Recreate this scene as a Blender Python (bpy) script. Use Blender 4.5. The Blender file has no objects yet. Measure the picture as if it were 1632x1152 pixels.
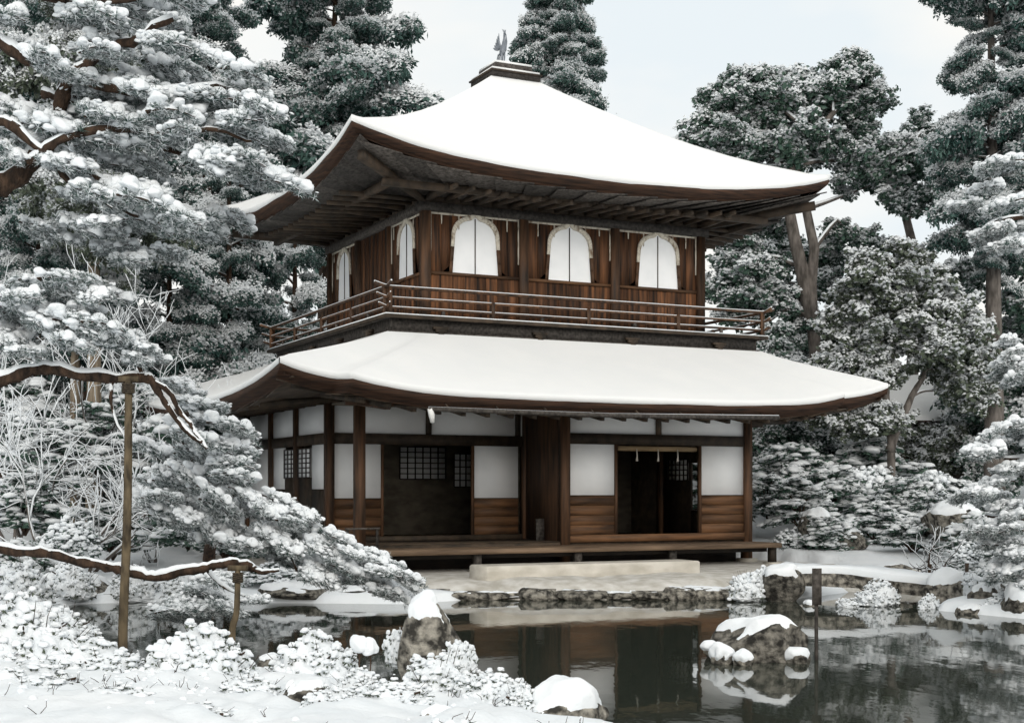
import bpy, math, random
import numpy as np
from mathutils import Vector

random.seed(7); rng = np.random.default_rng(7)
PI = math.pi
scn = bpy.context.scene
COL = scn.collection

# ------------------------------------------------------------------ camera
F, HOR, CZ = 2233.4, 782.5, 1.516          # focal length and horizon row of the 1632 px wide picture, eye height over the water
cam_d = bpy.data.cameras.new('camera'); cam = bpy.data.objects.new('camera', cam_d); COL.objects.link(cam)
cam_d.sensor_width = 36; cam_d.lens = F / 1632 * 36
cam_d.shift_y = (HOR - 576) / 1632
cam_d.clip_end = 3000; cam_d.clip_start = 0.1
cam.location = (0, 0, CZ); cam.rotation_euler = (PI / 2, 0, 0)
scn.camera = cam
# ------------------------------------------------------------------ sky
SUN_EL, SUN_AZ = math.radians(22), math.radians(172)   # azimuth clockwise from +Y
w = bpy.data.worlds.new('World'); scn.world = w; w.use_nodes = True
nt = w.node_tree; nt.nodes.clear()
out = nt.nodes.new('ShaderNodeOutputWorld'); bg = nt.nodes.new('ShaderNodeBackground')
sky = nt.nodes.new('ShaderNodeTexSky'); sky.sky_type = 'NISHITA'; sky.sun_disc = False
sky.sun_elevation = SUN_EL; sky.sun_rotation = SUN_AZ; sky.dust_density = 3.0; sky.air_density = 1.0
tc = nt.nodes.new('ShaderNodeTexCoord'); mp = nt.nodes.new('ShaderNodeMapping'); mp.inputs['Scale'].default_value = (1.3, 1.3, 3.2)
nz = nt.nodes.new('ShaderNodeTexNoise'); nz.inputs['Scale'].default_value = 2.3; nz.inputs['Detail'].default_value = 5
cr = nt.nodes.new('ShaderNodeValToRGB')
cr.color_ramp.elements[0].position = 0.36; cr.color_ramp.elements[0].color = (7.6, 8.15, 8.4, 1)
cr.color_ramp.elements[1].position = 0.56; cr.color_ramp.elements[1].color = (9.1, 8.9, 8.45, 1)
mx = nt.nodes.new('ShaderNodeMix'); mx.data_type = 'RGBA'; mx.inputs[0].default_value = 0.93
L = nt.links.new
L(tc.outputs['Generated'], mp.inputs['Vector']); L(mp.outputs[0], nz.inputs['Vector']); L(nz.outputs['Fac'], cr.inputs[0])
L(sky.outputs[0], mx.inputs[6]); L(cr.outputs[0], mx.inputs[7]); L(mx.outputs[2], bg.inputs[0])
bg.inputs[1].default_value = 0.1; L(bg.outputs[0], out.inputs[0])
# ------------------------------------------------------------------ sun (veiled by cloud)
sd = bpy.data.lights.new('sun', 'SUN'); sd.energy = 1.3; sd.angle = math.radians(35); sd.color = (1, 0.96, 0.9)
so = bpy.data.objects.new('sun', sd); COL.objects.link(so)
dv = Vector((math.sin(SUN_AZ) * math.cos(SUN_EL), math.cos(SUN_AZ) * math.cos(SUN_EL), math.sin(SUN_EL)))
so.rotation_euler = dv.to_track_quat('Z', 'Y').to_euler(); so.location = (0, 0, 30)
vs = scn.view_settings; vs.view_transform = 'Standard'; vs.look = 'None'; vs.gamma = 1; vs.exposure = 0.21; vs.use_curve_mapping = False
scn.cycles.use_adaptive_sampling = True; scn.cycles.adaptive_threshold = .03; scn.cycles.max_bounces = 4; scn.cycles.diffuse_bounces = 3; scn.cycles.glossy_bounces = 2; scn.cycles.transparent_max_bounces = 4

# ------------------------------------------------------------------ materials
def mat(name, c1, c2=None, scale=(1, 1, 1), nscale=4, rough=0.8, bump=0.0, bscale=None, detail=5, rnd=0.0, pos=(0.35, 0.65), spec=0.3, bdist=0.02):
    m = bpy.data.materials.new(name); m.use_nodes = True; t = m.node_tree; b = t.nodes['Principled BSDF']
    b.inputs['Roughness'].default_value = rough; b.inputs['Specular IOR Level'].default_value = spec
    l = t.links.new
    tc = t.nodes.new('ShaderNodeTexCoord'); mp = t.nodes.new('ShaderNodeMapping'); mp.inputs['Scale'].default_value = scale
    l(tc.outputs['Object'], mp.inputs[0])
    oi = t.nodes.new('ShaderNodeObjectInfo')
    cmb = t.nodes.new('ShaderNodeMath'); cmb.operation = 'MULTIPLY'; cmb.inputs[1].default_value = 40
    l(oi.outputs['Random'], cmb.inputs[0])
    n = t.nodes.new('ShaderNodeTexNoise'); n.noise_dimensions = '4D'; n.inputs['Scale'].default_value = nscale; n.inputs['Detail'].default_value = detail
    l(mp.outputs[0], n.inputs['Vector'])
    if rnd: l(cmb.outputs[0], n.inputs['W'])
    r = t.nodes.new('ShaderNodeValToRGB'); e = r.color_ramp.elements
    e[0].position, e[1].position = pos; e[0].color = (*c1, 1); e[1].color = (*(c2 or c1), 1)
    l(n.outputs['Fac'], r.inputs[0]); colo = r.outputs[0]
    if rnd:
        hs = t.nodes.new('ShaderNodeHueSaturation'); mr = t.nodes.new('ShaderNodeMapRange')
        mr.inputs['To Min'].default_value = 1 - rnd; mr.inputs['To Max'].default_value = 1 + rnd
        l(oi.outputs['Random'], mr.inputs[0]); l(mr.outputs[0], hs.inputs['Value']); l(colo, hs.inputs['Color']); colo = hs.outputs[0]
    l(colo, b.inputs['Base Color'])
    if bump:
        n2 = t.nodes.new('ShaderNodeTexNoise'); n2.inputs['Scale'].default_value = bscale or nscale; n2.inputs['Detail'].default_value = 6
        l(mp.outputs[0], n2.inputs['Vector'])
        bp = t.nodes.new('ShaderNodeBump'); bp.inputs['Strength'].default_value = bump; bp.inputs['Distance'].default_value = bdist
        l(n2.outputs['Fac'], bp.inputs['Height']); l(bp.outputs[0], b.inputs['Normal'])
    return m
M = {}
M['snow'] = mat('snow', (.77, .81, .84), (.83, .855, .875), nscale=2, rough=0.85, bump=0.35, bscale=26, bdist=0.02, spec=0.2)
M['roof_snow'] = mat('roof_snow', (.775, .785, .785), (.805, .81, .805), nscale=1.6, rough=0.85, bump=0.3, bscale=30, bdist=0.01, spec=0.15)
M['wood_wall'] = mat('weathered_wall_boards', (.020, .012, .008), (.18, .076, .032), scale=(9, 9, .5), nscale=1.9, rough=0.75, rnd=0.45, pos=(.36, .70), bump=.3, bscale=6, bdist=.004)
M['wood_warm'] = mat('warm_brown_wood', (.045, .024, .013), (.165, .082, .038), scale=(1, 4, 9), nscale=1.5, rough=0.65, rnd=0.4, bump=.3, bscale=6, bdist=.004)
M['wood_dark'] = mat('dark_timber', (.022, .017, .012), (.065, .045, .030), scale=(3, 3, 3), nscale=2.2, rough=0.7, rnd=0.35)
M['wood_post'] = mat('post_timber', (.028, .018, .012), (.115, .058, .030), scale=(7, 7, .8), nscale=1.8, rough=0.65, rnd=0.3)
M['wood_grey'] = mat('grey_weathered_boards', (.022, .019, .016), (.085, .075, .067), scale=(4, 4, 4), nscale=5, rough=0.8, rnd=0.4)
M['shingle'] = mat('layered_shingle_edge', (.012, .008, .006), (.075, .036, .020), scale=(1.6, 1.6, 30), nscale=1.8, rough=0.85, pos=(.3, .72))
M['paper'] = mat('white_paper', (.78, .80, .815), (.89, .90, .91), nscale=2.6, pos=(.2, .6), rough=0.9, spec=.1)
M['plaster'] = mat('white_plaster', (.78, .79, .80), (.84, .845, .85), nscale=2.5, rough=0.9, spec=.1, rnd=.04)
M['worn_white'] = mat('worn_white_paint', (.20, .14, .09), (.62, .57, .48), scale=(5, 5, 2), nscale=3, rough=.9, pos=(.30, .48))
M['stone_pale'] = mat('pale_cut_stone', (.44, .41, .35), (.62, .585, .52), scale=(1, 1, 2), nscale=3, rough=.9, bump=.35, bscale=25, bdist=.01)
M['rock'] = mat('garden_rock', (.030, .028, .024), (.30, .28, .24), nscale=13, rough=.92, bump=1.0, bscale=22, bdist=.05, rnd=.35, pos=(.40, .62), detail=13)
M['earth'] = mat('dry_earth', (.44, .415, .365), (.70, .685, .65), nscale=4.2, pos=(.38, .70), rough=.95, bump=.4, bscale=30, bdist=.02)
M['mud'] = mat('pond_bed', (.025, .024, .018), (.05, .046, .035), nscale=3, rough=.9)
M['needle'] = mat('pine_needles', (.032, .068, .062), (.078, .125, .108), nscale=6, rough=.6)
M['leaf'] = mat('evergreen_leaves', (.028, .064, .050), (.078, .13, .095), nscale=5, rough=.45, spec=.4)
M['leaf2'] = mat('olive_leaves', (.045, .062, .044), (.10, .12, .08), nscale=5, rough=.5, spec=.4)
M['cedar'] = mat('cedar_foliage', (.026, .064, .058), (.07, .125, .106), nscale=4, rough=.6)
M['bark'] = mat('dark_bark', (.016, .011, .008), (.075, .046, .030), scale=(3, 3, 1.2), nscale=5, rough=.95, bump=.8, bscale=12, bdist=.03)
M['bark_grey'] = mat('grey_bark', (.055, .048, .042), (.17, .15, .135), scale=(2, 2, .6), nscale=5, rough=.95, bump=.5, bscale=10, bdist=.03)
M['bark_tan'] = mat('tan_bark', (.13, .10, .07), (.33, .27, .20), scale=(6, 6, .5), nscale=3, rough=.95)
M['pole'] = mat('mossy_pole', (.040, .031, .020), (.15, .115, .07), scale=(3, 3, 1), nscale=5, rough=.9, bump=.5, bscale=20, bdist=.01)
M['bronze'] = mat('aged_bronze', (.13, .15, .17), (.24, .26, .29), nscale=8, rough=.5)
M['copper'] = mat('verdigris_copper', (.10, .13, .115), (.22, .26, .235), nscale=8, rough=.6)
M['black'] = mat('muntin_black_and_underdeck_shade', (.012, .010, .009), (.03, .022, .018), nscale=3, rough=.6)  # black of the muntins; under the deck it stands in for shade
M['cord'] = mat('pale_cord', (.5, .47, .42), rough=.9)
M['bamboo'] = mat('bamboo_blind', (.16, .11, .06), (.30, .22, .13), scale=(1, 1, 30), nscale=2, rough=.8)
M['deck'] = mat('worn_deck_wood', (.085, .055, .035), (.27, .185, .12), scale=(.6, 6, 6), nscale=2, rough=.7, rnd=.25, bump=.3, bscale=8, bdist=.004)
M['interior'] = mat('interior_boards', (.10, .085, .065), (.19, .165, .13), scale=(2, 2, 4), nscale=2, rough=.7, rnd=.2)
M['straw'] = mat('straw_floor', (.34, .30, .2), (.44, .40, .28), scale=(2, 12, 1), nscale=3, rough=.9)
M['rope'] = mat('palm_rope', (.03, .024, .018), (.10, .08, .055), nscale=30, rough=.95)
M['tin'] = mat('white_gutter', (.72, .72, .70), (.8, .8, .78), nscale=3, rough=.6)
m = bpy.data.materials.new('leaf_snow'); m.use_nodes = True; t = m.node_tree; t.nodes.remove(t.nodes['Principled BSDF'])
d1 = t.nodes.new('ShaderNodeBsdfDiffuse'); d1.inputs[0].default_value = (.88, .905, .92, 1); d2 = t.nodes.new('ShaderNodeBsdfTranslucent'); d2.inputs[0].default_value = (.86, .90, .93, 1)
ms_ = t.nodes.new('ShaderNodeMixShader'); ms_.inputs[0].default_value = .25; t.links.new(d1.outputs[0], ms_.inputs[1]); t.links.new(d2.outputs[0], ms_.inputs[2]); t.links.new(ms_.outputs[0], t.nodes['Material Output'].inputs[0]); M['leaf_snow'] = m
# water
m = bpy.data.materials.new('pond_water'); m.use_nodes = True; t = m.node_tree; b = t.nodes['Principled BSDF']
b.inputs['Base Color'].default_value = (.036, .042, .033, 1); b.inputs['Roughness'].default_value = .035; b.inputs['IOR'].default_value = 1.45
b.inputs['Specular IOR Level'].default_value = .6
tc = t.nodes.new('ShaderNodeTexCoord'); mp = t.nodes.new('ShaderNodeMapping'); mp.inputs['Scale'].default_value = (1.1, .5, 1)
n = t.nodes.new('ShaderNodeTexNoise'); n.inputs['Scale'].default_value = 3.5; n.inputs['Detail'].default_value = 3
bp = t.nodes.new('ShaderNodeBump'); bp.inputs['Strength'].default_value = .16; bp.inputs['Distance'].default_value = .012
t.links.new(tc.outputs['Object'], mp.inputs[0]); t.links.new(mp.outputs[0], n.inputs['Vector']); t.links.new(n.outputs['Fac'], bp.inputs['Height']); t.links.new(bp.outputs[0], b.inputs['Normal'])
M['water'] = m

# ------------------------------------------------------------------ mesh helpers
def snoise(P, freq, seed=0, octv=3):
    r = np.random.default_rng(seed); v = np.zeros(len(P)); a = 1.0; tot = 0
    for o in range(octv):
        for k in range(3):
            d = r.normal(size=3); d /= np.linalg.norm(d)
            v += a * np.sin(P @ d * freq * (1 + .3 * k) + r.uniform(0, 6.28)); tot += a * .7
        freq *= 2.1; a *= .5
    return v / tot
BOXF = np.array([(0,2,1),(0,3,2),(4,5,6),(4,6,7),(0,1,5),(0,5,4),(1,2,6),(1,6,5),(2,3,7),(2,7,6),(3,0,4),(3,4,7)])
class MB:
    def __init__(s): s.v = []; s.f = []; s.m = []; s.n = 0
    def add(s, V, T, m=0):
        V = np.asarray(V, float).reshape(-1, 3); T = np.asarray(T, int).reshape(-1, 3)
        s.v.append(V); s.f.append(T + s.n); s.n += len(V)
        s.m.append(np.full(len(T), m) if np.isscalar(m) else np.asarray(m)); return s
    def box(s, x0, x1, y0, y1, z0, z1, m=0):
        V = [(x0,y0,z0),(x1,y0,z0),(x1,y1,z0),(x0,y1,z0),(x0,y0,z1),(x1,y0,z1),(x1,y1,z1),(x0,y1,z1)]
        return s.add(V, BOXF, m)
    def hexa(s, V, m=0): return s.add(V, BOXF, m)
    def bar(s, a, b, w_, h_, m=0, up=(0, 0, 1)):
        a = np.array(a, float); b = np.array(b, float); d = b - a; d /= np.linalg.norm(d)
        sd_ = np.cross(d, up); sd_ /= np.linalg.norm(sd_); u_ = np.cross(sd_, d)
        o = [(-1,-1),(1,-1),(1,1),(-1,1)]
        V = [p + sd_ * w_ / 2 * i + u_ * h_ / 2 * j for p in (a, b) for i, j in o]
        return s.add(V, BOXF, m)
    def tube(s, pts, rad, n=6, m=0, cap=True):
        P = np.asarray(pts, float); k = len(P); rad = np.broadcast_to(np.asarray(rad, float), (k,))
        T = np.gradient(P, axis=0); T /= np.linalg.norm(T, axis=1)[:, None] + 1e-9
        ref = np.array([.31, .17, 1.0]) if abs(T[:, 2]).mean() < .8 else np.array([1.0, .2, .1])
        A = np.cross(T, ref); A /= np.linalg.norm(A, axis=1)[:, None] + 1e-9; B = np.cross(T, A)
        th = np.arange(n) * 2 * PI / n
        R = P[:, None] + rad[:, None, None] * (np.cos(th)[None, :, None] * A[:, None] + np.sin(th)[None, :, None] * B[:, None])
        V = R.reshape(-1, 3); i = np.arange(k - 1)[:, None] * n; j = np.arange(n)[None]; j2 = (j + 1) % n
        t1 = np.stack([i + j, i + j2, i + n + j2], -1).reshape(-1, 3); t2 = np.stack([i + j, i + n + j2, i + n + j], -1).reshape(-1, 3)
        F_ = [t1, t2]
        if cap:
            V = np.vstack([V, P[0], P[-1]]); a0 = k * n
            jj = np.arange(n); F_ += [np.stack([jj * 0 + a0, (jj + 1) % n, jj], -1), np.stack([jj * 0 + a0 + 1, (k - 1) * n + jj, (k - 1) * n + (jj + 1) % n], -1)]
        return s.add(V, np.vstack(F_), m)
    def grid(s, G, m=0, flip=False):
        G = np.asarray(G, float); a, b_ = G.shape[:2]
        i = np.arange(a - 1)[:, None] * b_; j = np.arange(b_ - 1)[None]
        t1 = np.stack([i + j, i + j + 1, i + b_ + j + 1], -1).reshape(-1, 3); t2 = np.stack([i + j, i + b_ + j + 1, i + b_ + j], -1).reshape(-1, 3)
        T = np.vstack([t1, t2]); 
        if flip: T = T[:, ::-1]
        return s.add(G.reshape(-1, 3), T, m)
    def scatter(s, tmpl, pos, yaw, sc, tilt=None, tdir=None):
        V, T, mm = tmpl; N = len(pos)
        if N == 0: return s
        sc = np.asarray(sc, float)
        if sc.ndim == 1: sc = np.repeat(sc[:, None], 3, 1)
        P = V[None] * sc[:, None]
        if tilt is not None:                                   # lean about the local x axis
            c_, s_ = np.cos(tilt)[:, None], np.sin(tilt)[:, None]
            P = np.stack([P[..., 0], P[..., 1] * c_ - P[..., 2] * s_, P[..., 1] * s_ + P[..., 2] * c_], -1)
        c_, s_ = np.cos(yaw)[:, None], np.sin(yaw)[:, None]
        P = np.stack([P[..., 0] * c_ - P[..., 1] * s_, P[..., 0] * s_ + P[..., 1] * c_, P[..., 2]], -1) + np.asarray(pos)[:, None]
        Tn = (T[None] + (np.arange(N) * len(V))[:, None, None]).reshape(-1, 3)
        return s.add(P.reshape(-1, 3), Tn, np.tile(mm, N))
    def mesh(s, name, mats, smooth=False):
        V = np.vstack(s.v).astype(np.float32); T = np.vstack(s.f).astype(np.int32); mi = np.concatenate(s.m).astype(np.int32)
        me = bpy.data.meshes.new(name)
        me.vertices.add(len(V)); me.vertices.foreach_set('co', V.ravel())
        me.loops.add(len(T) * 3); me.loops.foreach_set('vertex_index', T.ravel())
        me.polygons.add(len(T)); me.polygons.foreach_set('loop_start', np.arange(len(T), dtype=np.int32) * 3)
        me.polygons.foreach_set('loop_total', np.full(len(T), 3, np.int32))
        me.polygons.foreach_set('material_index', mi)
        if smooth: me.polygons.foreach_set('use_smooth', np.ones(len(T), bool))
        for k in ([mats] if isinstance(mats, str) else mats): me.materials.append(M[k])
        me.update(calc_edges=True); return me
    def build(s, name, mats, parent=None, smooth=False, loc=None, **kw):
        o = bpy.data.objects.new(name, s.mesh(name, mats, smooth)); COL.objects.link(o)
        if loc is not None: o.location = loc
        if parent is not None: o.parent = parent
        tag(o, **kw); return o
def tag(o, label=None, cat=None, group=None, kind=None):
    if label: o['label'] = label
    if cat: o['category'] = cat
    if group: o['group'] = group
    if kind: o['kind'] = kind
def thing(name, label, cat, loc=(0, 0, 0), rz=0, group=None):
    o = bpy.data.objects.new(name, None); COL.objects.link(o); o.location = loc; o.rotation_euler.z = rz; o.empty_display_size = .2
    tag(o, label, cat, group); return o
def inst(mesh, name, parent, loc=(0, 0, 0), rot=(0, 0, 0), scale=(1, 1, 1), **kw):
    o = bpy.data.objects.new(name, mesh); COL.objects.link(o); o.parent = parent; o.location = loc; o.rotation_euler = rot; o.scale = scale
    tag(o, **kw); return o
def at(u, v, Y): return np.array([(u - 816) / F * Y, Y, CZ - (v - HOR) / F * Y])   # a point of the picture at a given distance

def ico(sub):
    p = (1 + 5 ** .5) / 2
    V = [(-1,p,0),(1,p,0),(-1,-p,0),(1,-p,0),(0,-1,p),(0,1,p),(0,-1,-p),(0,1,-p),(p,0,-1),(p,0,1),(-p,0,-1),(-p,0,1)]
    T = [(0,11,5),(0,5,1),(0,1,7),(0,7,10),(0,10,11),(1,5,9),(5,11,4),(11,10,2),(10,7,6),(7,1,8),(3,9,4),(3,4,2),(3,2,6),(3,6,8),(3,8,9),(4,9,5),(2,4,11),(6,2,10),(8,6,7),(9,8,1)]
    V = [np.array(q) / np.linalg.norm(q) for q in V]
    for _ in range(sub):
        c = {}; N = []
        def mid(a, b):
            k = (min(a, b), max(a, b))
            if k not in c: q = V[a] + V[b]; V.append(q / np.linalg.norm(q)); c[k] = len(V) - 1
            return c[k]
        for a, b, d in T:
            x, y, z_ = mid(a, b), mid(b, d), mid(d, a); N += [(a, x, z_), (b, y, x), (d, z_, y), (x, y, z_)]
        T = N
    return np.array(V), np.array(T)
ICO = {k: ico(k) for k in range(5)}
def lump_tmpl(sub, seed, flat=.62, amp=.22, m=0):
    V, T = ICO[sub]; r = 1 + amp * snoise(V, 2.6, seed, 2)
    P = V * r[:, None]; P[:, 2] *= np.where(P[:, 2] > 0, flat, flat * .55); return (P, T, np.full(len(T), m))
LUMP2 = [lump_tmpl(2, i, .9, .34) for i in range(4)]
LUMP1 = [lump_tmpl(1, 20 + i, .85, .32) for i in range(4)]
LUMP0 = [lump_tmpl(0, 40 + i, .8, .35) for i in range(4)]

# ------------------------------------------------------------------ terrain
POND = np.array([(-0.67,19.6),(1.0,19.9),(2.63,20.0),(3.6,19.4),(4.6,20.6),(5.7,22.0),(6.6,21.6),(5.9,19.2),(5.5,17.8),(6.2,16.6),(8,14),(9,10.5),(7,7.0),(3.5,6.2),(1.5,7.0),(.72,8.4),(.1,9.6),(-.8,10.2),(-1.9,11.1),(-2.75,10.6),(-3.4,11.4),(-3.95,12.7),(-5.2,15.0),(-6.4,17),(-5.9,18.9),(-4.9,19.3),(-3.2,19.1),(-1.5,18.9)])
def pond_sd(x, y):
    P = np.stack([x, y], -1); d = np.full(x.shape, 1e9); ins = np.zeros(x.shape, bool)
    n = len(POND)
    for i in range(n):
        a, b = POND[i], POND[(i + 1) % n]; e = b - a
        t = np.clip(((P - a) @ e) / (e @ e), 0, 1); q = P - a - t[..., None] * e
        d = np.minimum(d, np.hypot(q[..., 0], q[..., 1]))
        c = ((a[1] > y) != (b[1] > y)) & (x < e[0] * (y - a[1]) / (e[1] + 1e-12) + a[0]); ins ^= c
    return np.where(ins, -d, d)
def sstep(a, b, x): t = np.clip((x - a) / (b - a), 0, 1); return t * t * (3 - 2 * t)
def gz(x, y):
    x = np.asarray(x, float); y = np.asarray(y, float); d = pond_sd(x, y)
    z = np.where(d > 0, .10 + .16 * (1 - np.exp(-d / .7)), np.maximum(-.55, .10 + 1.3 * d))
    z = z + sstep(0, 1.5, d) * .05 * snoise(np.stack([x, y, x * 0], -1).reshape(-1, 3), .8, 3).reshape(x.shape)
    z = z + sstep(.1, .8, d) * .03 * snoise(np.stack([x, y, x * 0], -1).reshape(-1, 3), 5, 4).reshape(x.shape)
    q3 = np.stack([x, y, x * 0], -1).reshape(-1, 3); z = z + sstep(.05, .6, d) * (1 - sstep(11, 13, y)) * (.07 * abs(snoise(q3, 2.6, 31, 2)) + .05 * abs(snoise(q3, 7.5, 32, 2)) - .03).reshape(x.shape)
    lx_ = (x + 1.4428) * math.cos(.4602) + (y - 23.3008) * math.sin(.4602); ly_ = -(x + 1.4428) * math.sin(.4602) + (y - 23.3008) * math.cos(.4602)
    z = z - .35 * sstep(-2.9, -2.5, lx_) * (1 - sstep(6.4, 6.7, lx_)) * sstep(-.15, .15, ly_ - np.maximum(-4.75, (19.72 - 23.3008 - lx_ * math.sin(.4602)) / math.cos(.4602))) * (1 - sstep(5.6, 6.1, ly_))
    z = z + sstep(22.5, 27, y) * .25 + sstep(27, 44, y) * 3.0 + sstep(40, 120, y) * 12
    return z
xs = np.concatenate([np.linspace(-400, -40, 12), np.linspace(-34, -9, 14), np.concatenate([np.arange(-8, -5.6, .1), np.arange(-5.6, 1.6, .055), np.arange(1.6, 9.6, .1)]), np.linspace(10.5, 34, 14), np.linspace(40, 400, 12)])
ys = np.concatenate([np.linspace(-300, -12, 10), np.linspace(-8, 5, 9), np.concatenate([np.arange(5.5, 11.6, .055), np.arange(11.6, 24, .10)]), np.linspace(24.5, 50, 36), np.linspace(55, 120, 10), np.linspace(140, 500, 8)])
Xg, Yg = np.meshgrid(xs, ys, indexing='ij'); Zg = gz(Xg, Yg)
g = MB().grid(np.stack([Xg, Yg, Zg], -1), flip=True)
cz_ = np.vstack(g.v)[np.vstack(g.f)].mean(1)
g.m = [np.where(cz_[:, 2] < -.25, 1, 0)]
g.build('snowy_ground', ['snow', 'mud'], smooth=True, kind='structure')
wp = MB(); wv = [(p[0], p[1], 0) for p in (POND - POND.mean(0)) * 1.06 + POND.mean(0)]
wp.add([(1, 14, 0)] + wv, [(0, i + 1, (i + 1) % len(wv) + 1) for i in range(len(wv))])
wp.build('pond_water', 'water', kind='structure')

# ------------------------------------------------------------------ the pavilion (local x along the pond front, y into the house)
YAW = 0.4602; AX, AY = -1.4428, 23.3008
def loc2w(x, y): return AX + x * math.cos(YAW) - y * math.sin(YAW), AY + x * math.sin(YAW) + y * math.cos(YAW)
pav = thing('pavilion', 'two-storey dark timber pavilion with snow-covered roofs standing beside the pond', 'pavilion', (AX, AY, 0), YAW)
def part(name, mb, mats, parent=pav, **kw): return mb.build(name, mats, parent, **kw)
BX = MB().box(-.5, .5, -.5, .5, -.5, .5)
BOXM = {k: BX.mesh('timber_' + k, k) for k in ('wood_wall', 'wood_warm', 'wood_dark', 'wood_post', 'wood_grey', 'paper', 'plaster', 'worn_white', 'snow', 'black', 'stone_pale', 'tin', 'bamboo')}
def bxp(name, x0, x1, y0, y1, z0, z1, k, parent=pav):
    # one timber, paper panel or board as an object of its own; boxes share one mesh per material
    sx, sy, sz = x1 - x0, y1 - y0, z1 - z0
    me = MB().box(-sx / 2, sx / 2, -sy / 2, sy / 2, -sz / 2, sz / 2).mesh(name, k)
    return inst(me, name, parent, ((x0 + x1) / 2, (y0 + y1) / 2, (z0 + z1) / 2))
A, B = 5.45, 4.73                       # upper storey
XL, XR, YF, YR, YB = -1.49, 5.85, -.90, .54, 5.3   # ground storey: front, recessed veranda wall, back

# --- terrace and floor
tr = MB(); tx0, tx1, ty0, ty1 = -2.7, 6.75, -3.75, 6.2
def t_edge(x): return np.maximum(-4.75, (19.72 - AY - x * math.sin(YAW)) / math.cos(YAW)) - .22
Gt = np.array([[(x, float(t_edge(x)) + o_ if o_ < 1 else o_ - 3.0, z_ + (.02 * math.sin(x * 3.1) + .015 * math.sin(x * 7.3 + 1)) * (o_ < 1)) for o_, z_ in ((0, -.1), (.1, .02), (.22, .11), (.4, .18), (.6, .225), (.8, .25), (1.2, .255), (3, .255), (6, .255), (9.2, .255))] for x in np.linspace(tx0, tx1, 60)])
tr.grid(Gt, flip=True); edge = Gt[:, 0]; lowe = edge.copy(); lowe[:, 2] = -.2; lowe[:, 1] -= .04
tr.grid(np.stack([edge, lowe], 1))
for e in (Gt[0], Gt[-1]):
    l2 = e.copy(); l2[:, 2] = -.2; tr.grid(np.stack([e, l2], 1))
tr.build('terrace', 'earth', None, loc=(AX, AY, 0), kind='structure').rotation_euler.z = YAW
# --- ground storey frame
for x, y in ((XL, YF), (2.14, YF), (XR, YF), (XL, YR), (2.14, YR), (XL, 2.2), (XL, 3.72), (XL, YB), (XR, 1.9), (XR, YB), (2.14, YB)):
    wd = .075 if y != YR else .07
    bxp('post', x - wd, x + wd, y - wd, y + wd, .30, 2.97, 'wood_post')
    o = bxp('footing_stone', x - .14, x + .14, y - .14, y + .14, .22, .32, 'stone_pale')
bxp('floor_slab', XL, XR, YF, YB, .56, .66, 'wood_dark')
bxp('straw_mat', XL + .1, 2.58, YR + .08, 3.55, .661, .685, 'straw'); bxp('straw_mat', 2.66, XR - .1, YF + .1, 2.88, .661, .685, 'straw')
bxp('interior_ceiling', XL + .02, XR - .02, YF + .1, YB - .05, 2.93, 2.97, 'interior')
# horizontal rails of the front, recessed and side walls
for x0, x1 in ((2.22, XR - .08),):
    bxp('lintel_beam', x0, x1, YF - .055, YF + .055, 2.31, 2.49, 'wood_dark')
    bxp('sill_beam', x0, x1, YF - .06, YF + .06, .66, .78, 'wood_warm')
bxp('head_beam', XL - .2, XR + .2, YF - .07, YF + .07, 2.972, 3.09, 'wood_dark')
bxp('head_beam', XL - .068, XL + .068, YF + .08, YB, 2.975, 3.092, 'wood_dark')
bxp('head_beam', XR - .068, XR + .068, YF + .08, YB, 2.975, 3.092, 'wood_dark')
bxp('lintel_beam', XL + .08, 2.06, YR - .05, YR + .05, 2.30, 2.48, 'wood_dark')
bxp('sill_beam', XL + .08, 2.06, YR - .05, YR + .05, .662, .76, 'wood_dark')
bxp('lintel_beam', XL - .05, XL + .05, YR + .08, YB - .08, 2.30, 2.48, 'wood_dark')
bxp('sill_beam', XL - .05, XL + .05, YR + .08, YB - .08, .662, .78, 'wood_dark')
# plaster above the lintels
for x0, x1 in ((2.22, 3.93), (4.03, XR - .08)): bxp('plaster_panel', x0, x1, YF - .015, YF + .015, 2.492, 2.97, 'plaster')
bxp('strut', 3.93, 4.03, YF - .045, YF + .045, 2.492, 2.97, 'wood_dark')
for x0, x1 in ((XL + .07, .23), (.33, 1.98), (2.02, 2.07)): bxp('plaster_panel', x0, x1, YR - .015, YR + .015, 2.482, 2.97, 'plaster')
for x0 in (.23, 1.93): bxp('strut', x0, x0 + .1, YR - .04, YR + .04, 2.482, 2.97, 'wood_dark')
for y0, y1 in ((YR + .07, 2.13), (2.27, 3.65), (3.79, YB - .07)): bxp('plaster_panel', XL - .015, XL + .015, y0, y1, 2.482, 2.97, 'plaster')
# front right: paper panels over board skirting with an opening between
def screen(x0, x1, y, zb, zt, zs):
    p = bxp('paper_screen', x0, x1, y - .012, y + .012, zb, zt, 'paper')
    for zz in (zb, zt - .03): bxp('screen_rail', x0 - (x0 + x1) / 2, x1 - (x0 + x1) / 2, -.018, -.0125, zz - (zb + zt) / 2, zz + .03 - (zb + zt) / 2, 'wood_dark', p) if False else None
    nb = 4; h = (zb - .012 - zs) / nb
    for i in range(nb): bxp('skirting_board', x0, x1, y - .02 - .004 * (i % 2), y + .02, zs + i * h + .003, zs + (i + 1) * h - .003, 'wood_warm')
    return p
for x0, x1 in ((2.22, 3.10), (4.87, 5.77)): screen(x0, x1, YF, 1.45, 2.308, .782)
for x in (3.11, 4.82): bxp('jamb', x, x + .045, YF - .035, YF + .035, .782, 2.308, 'wood_post')
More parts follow.
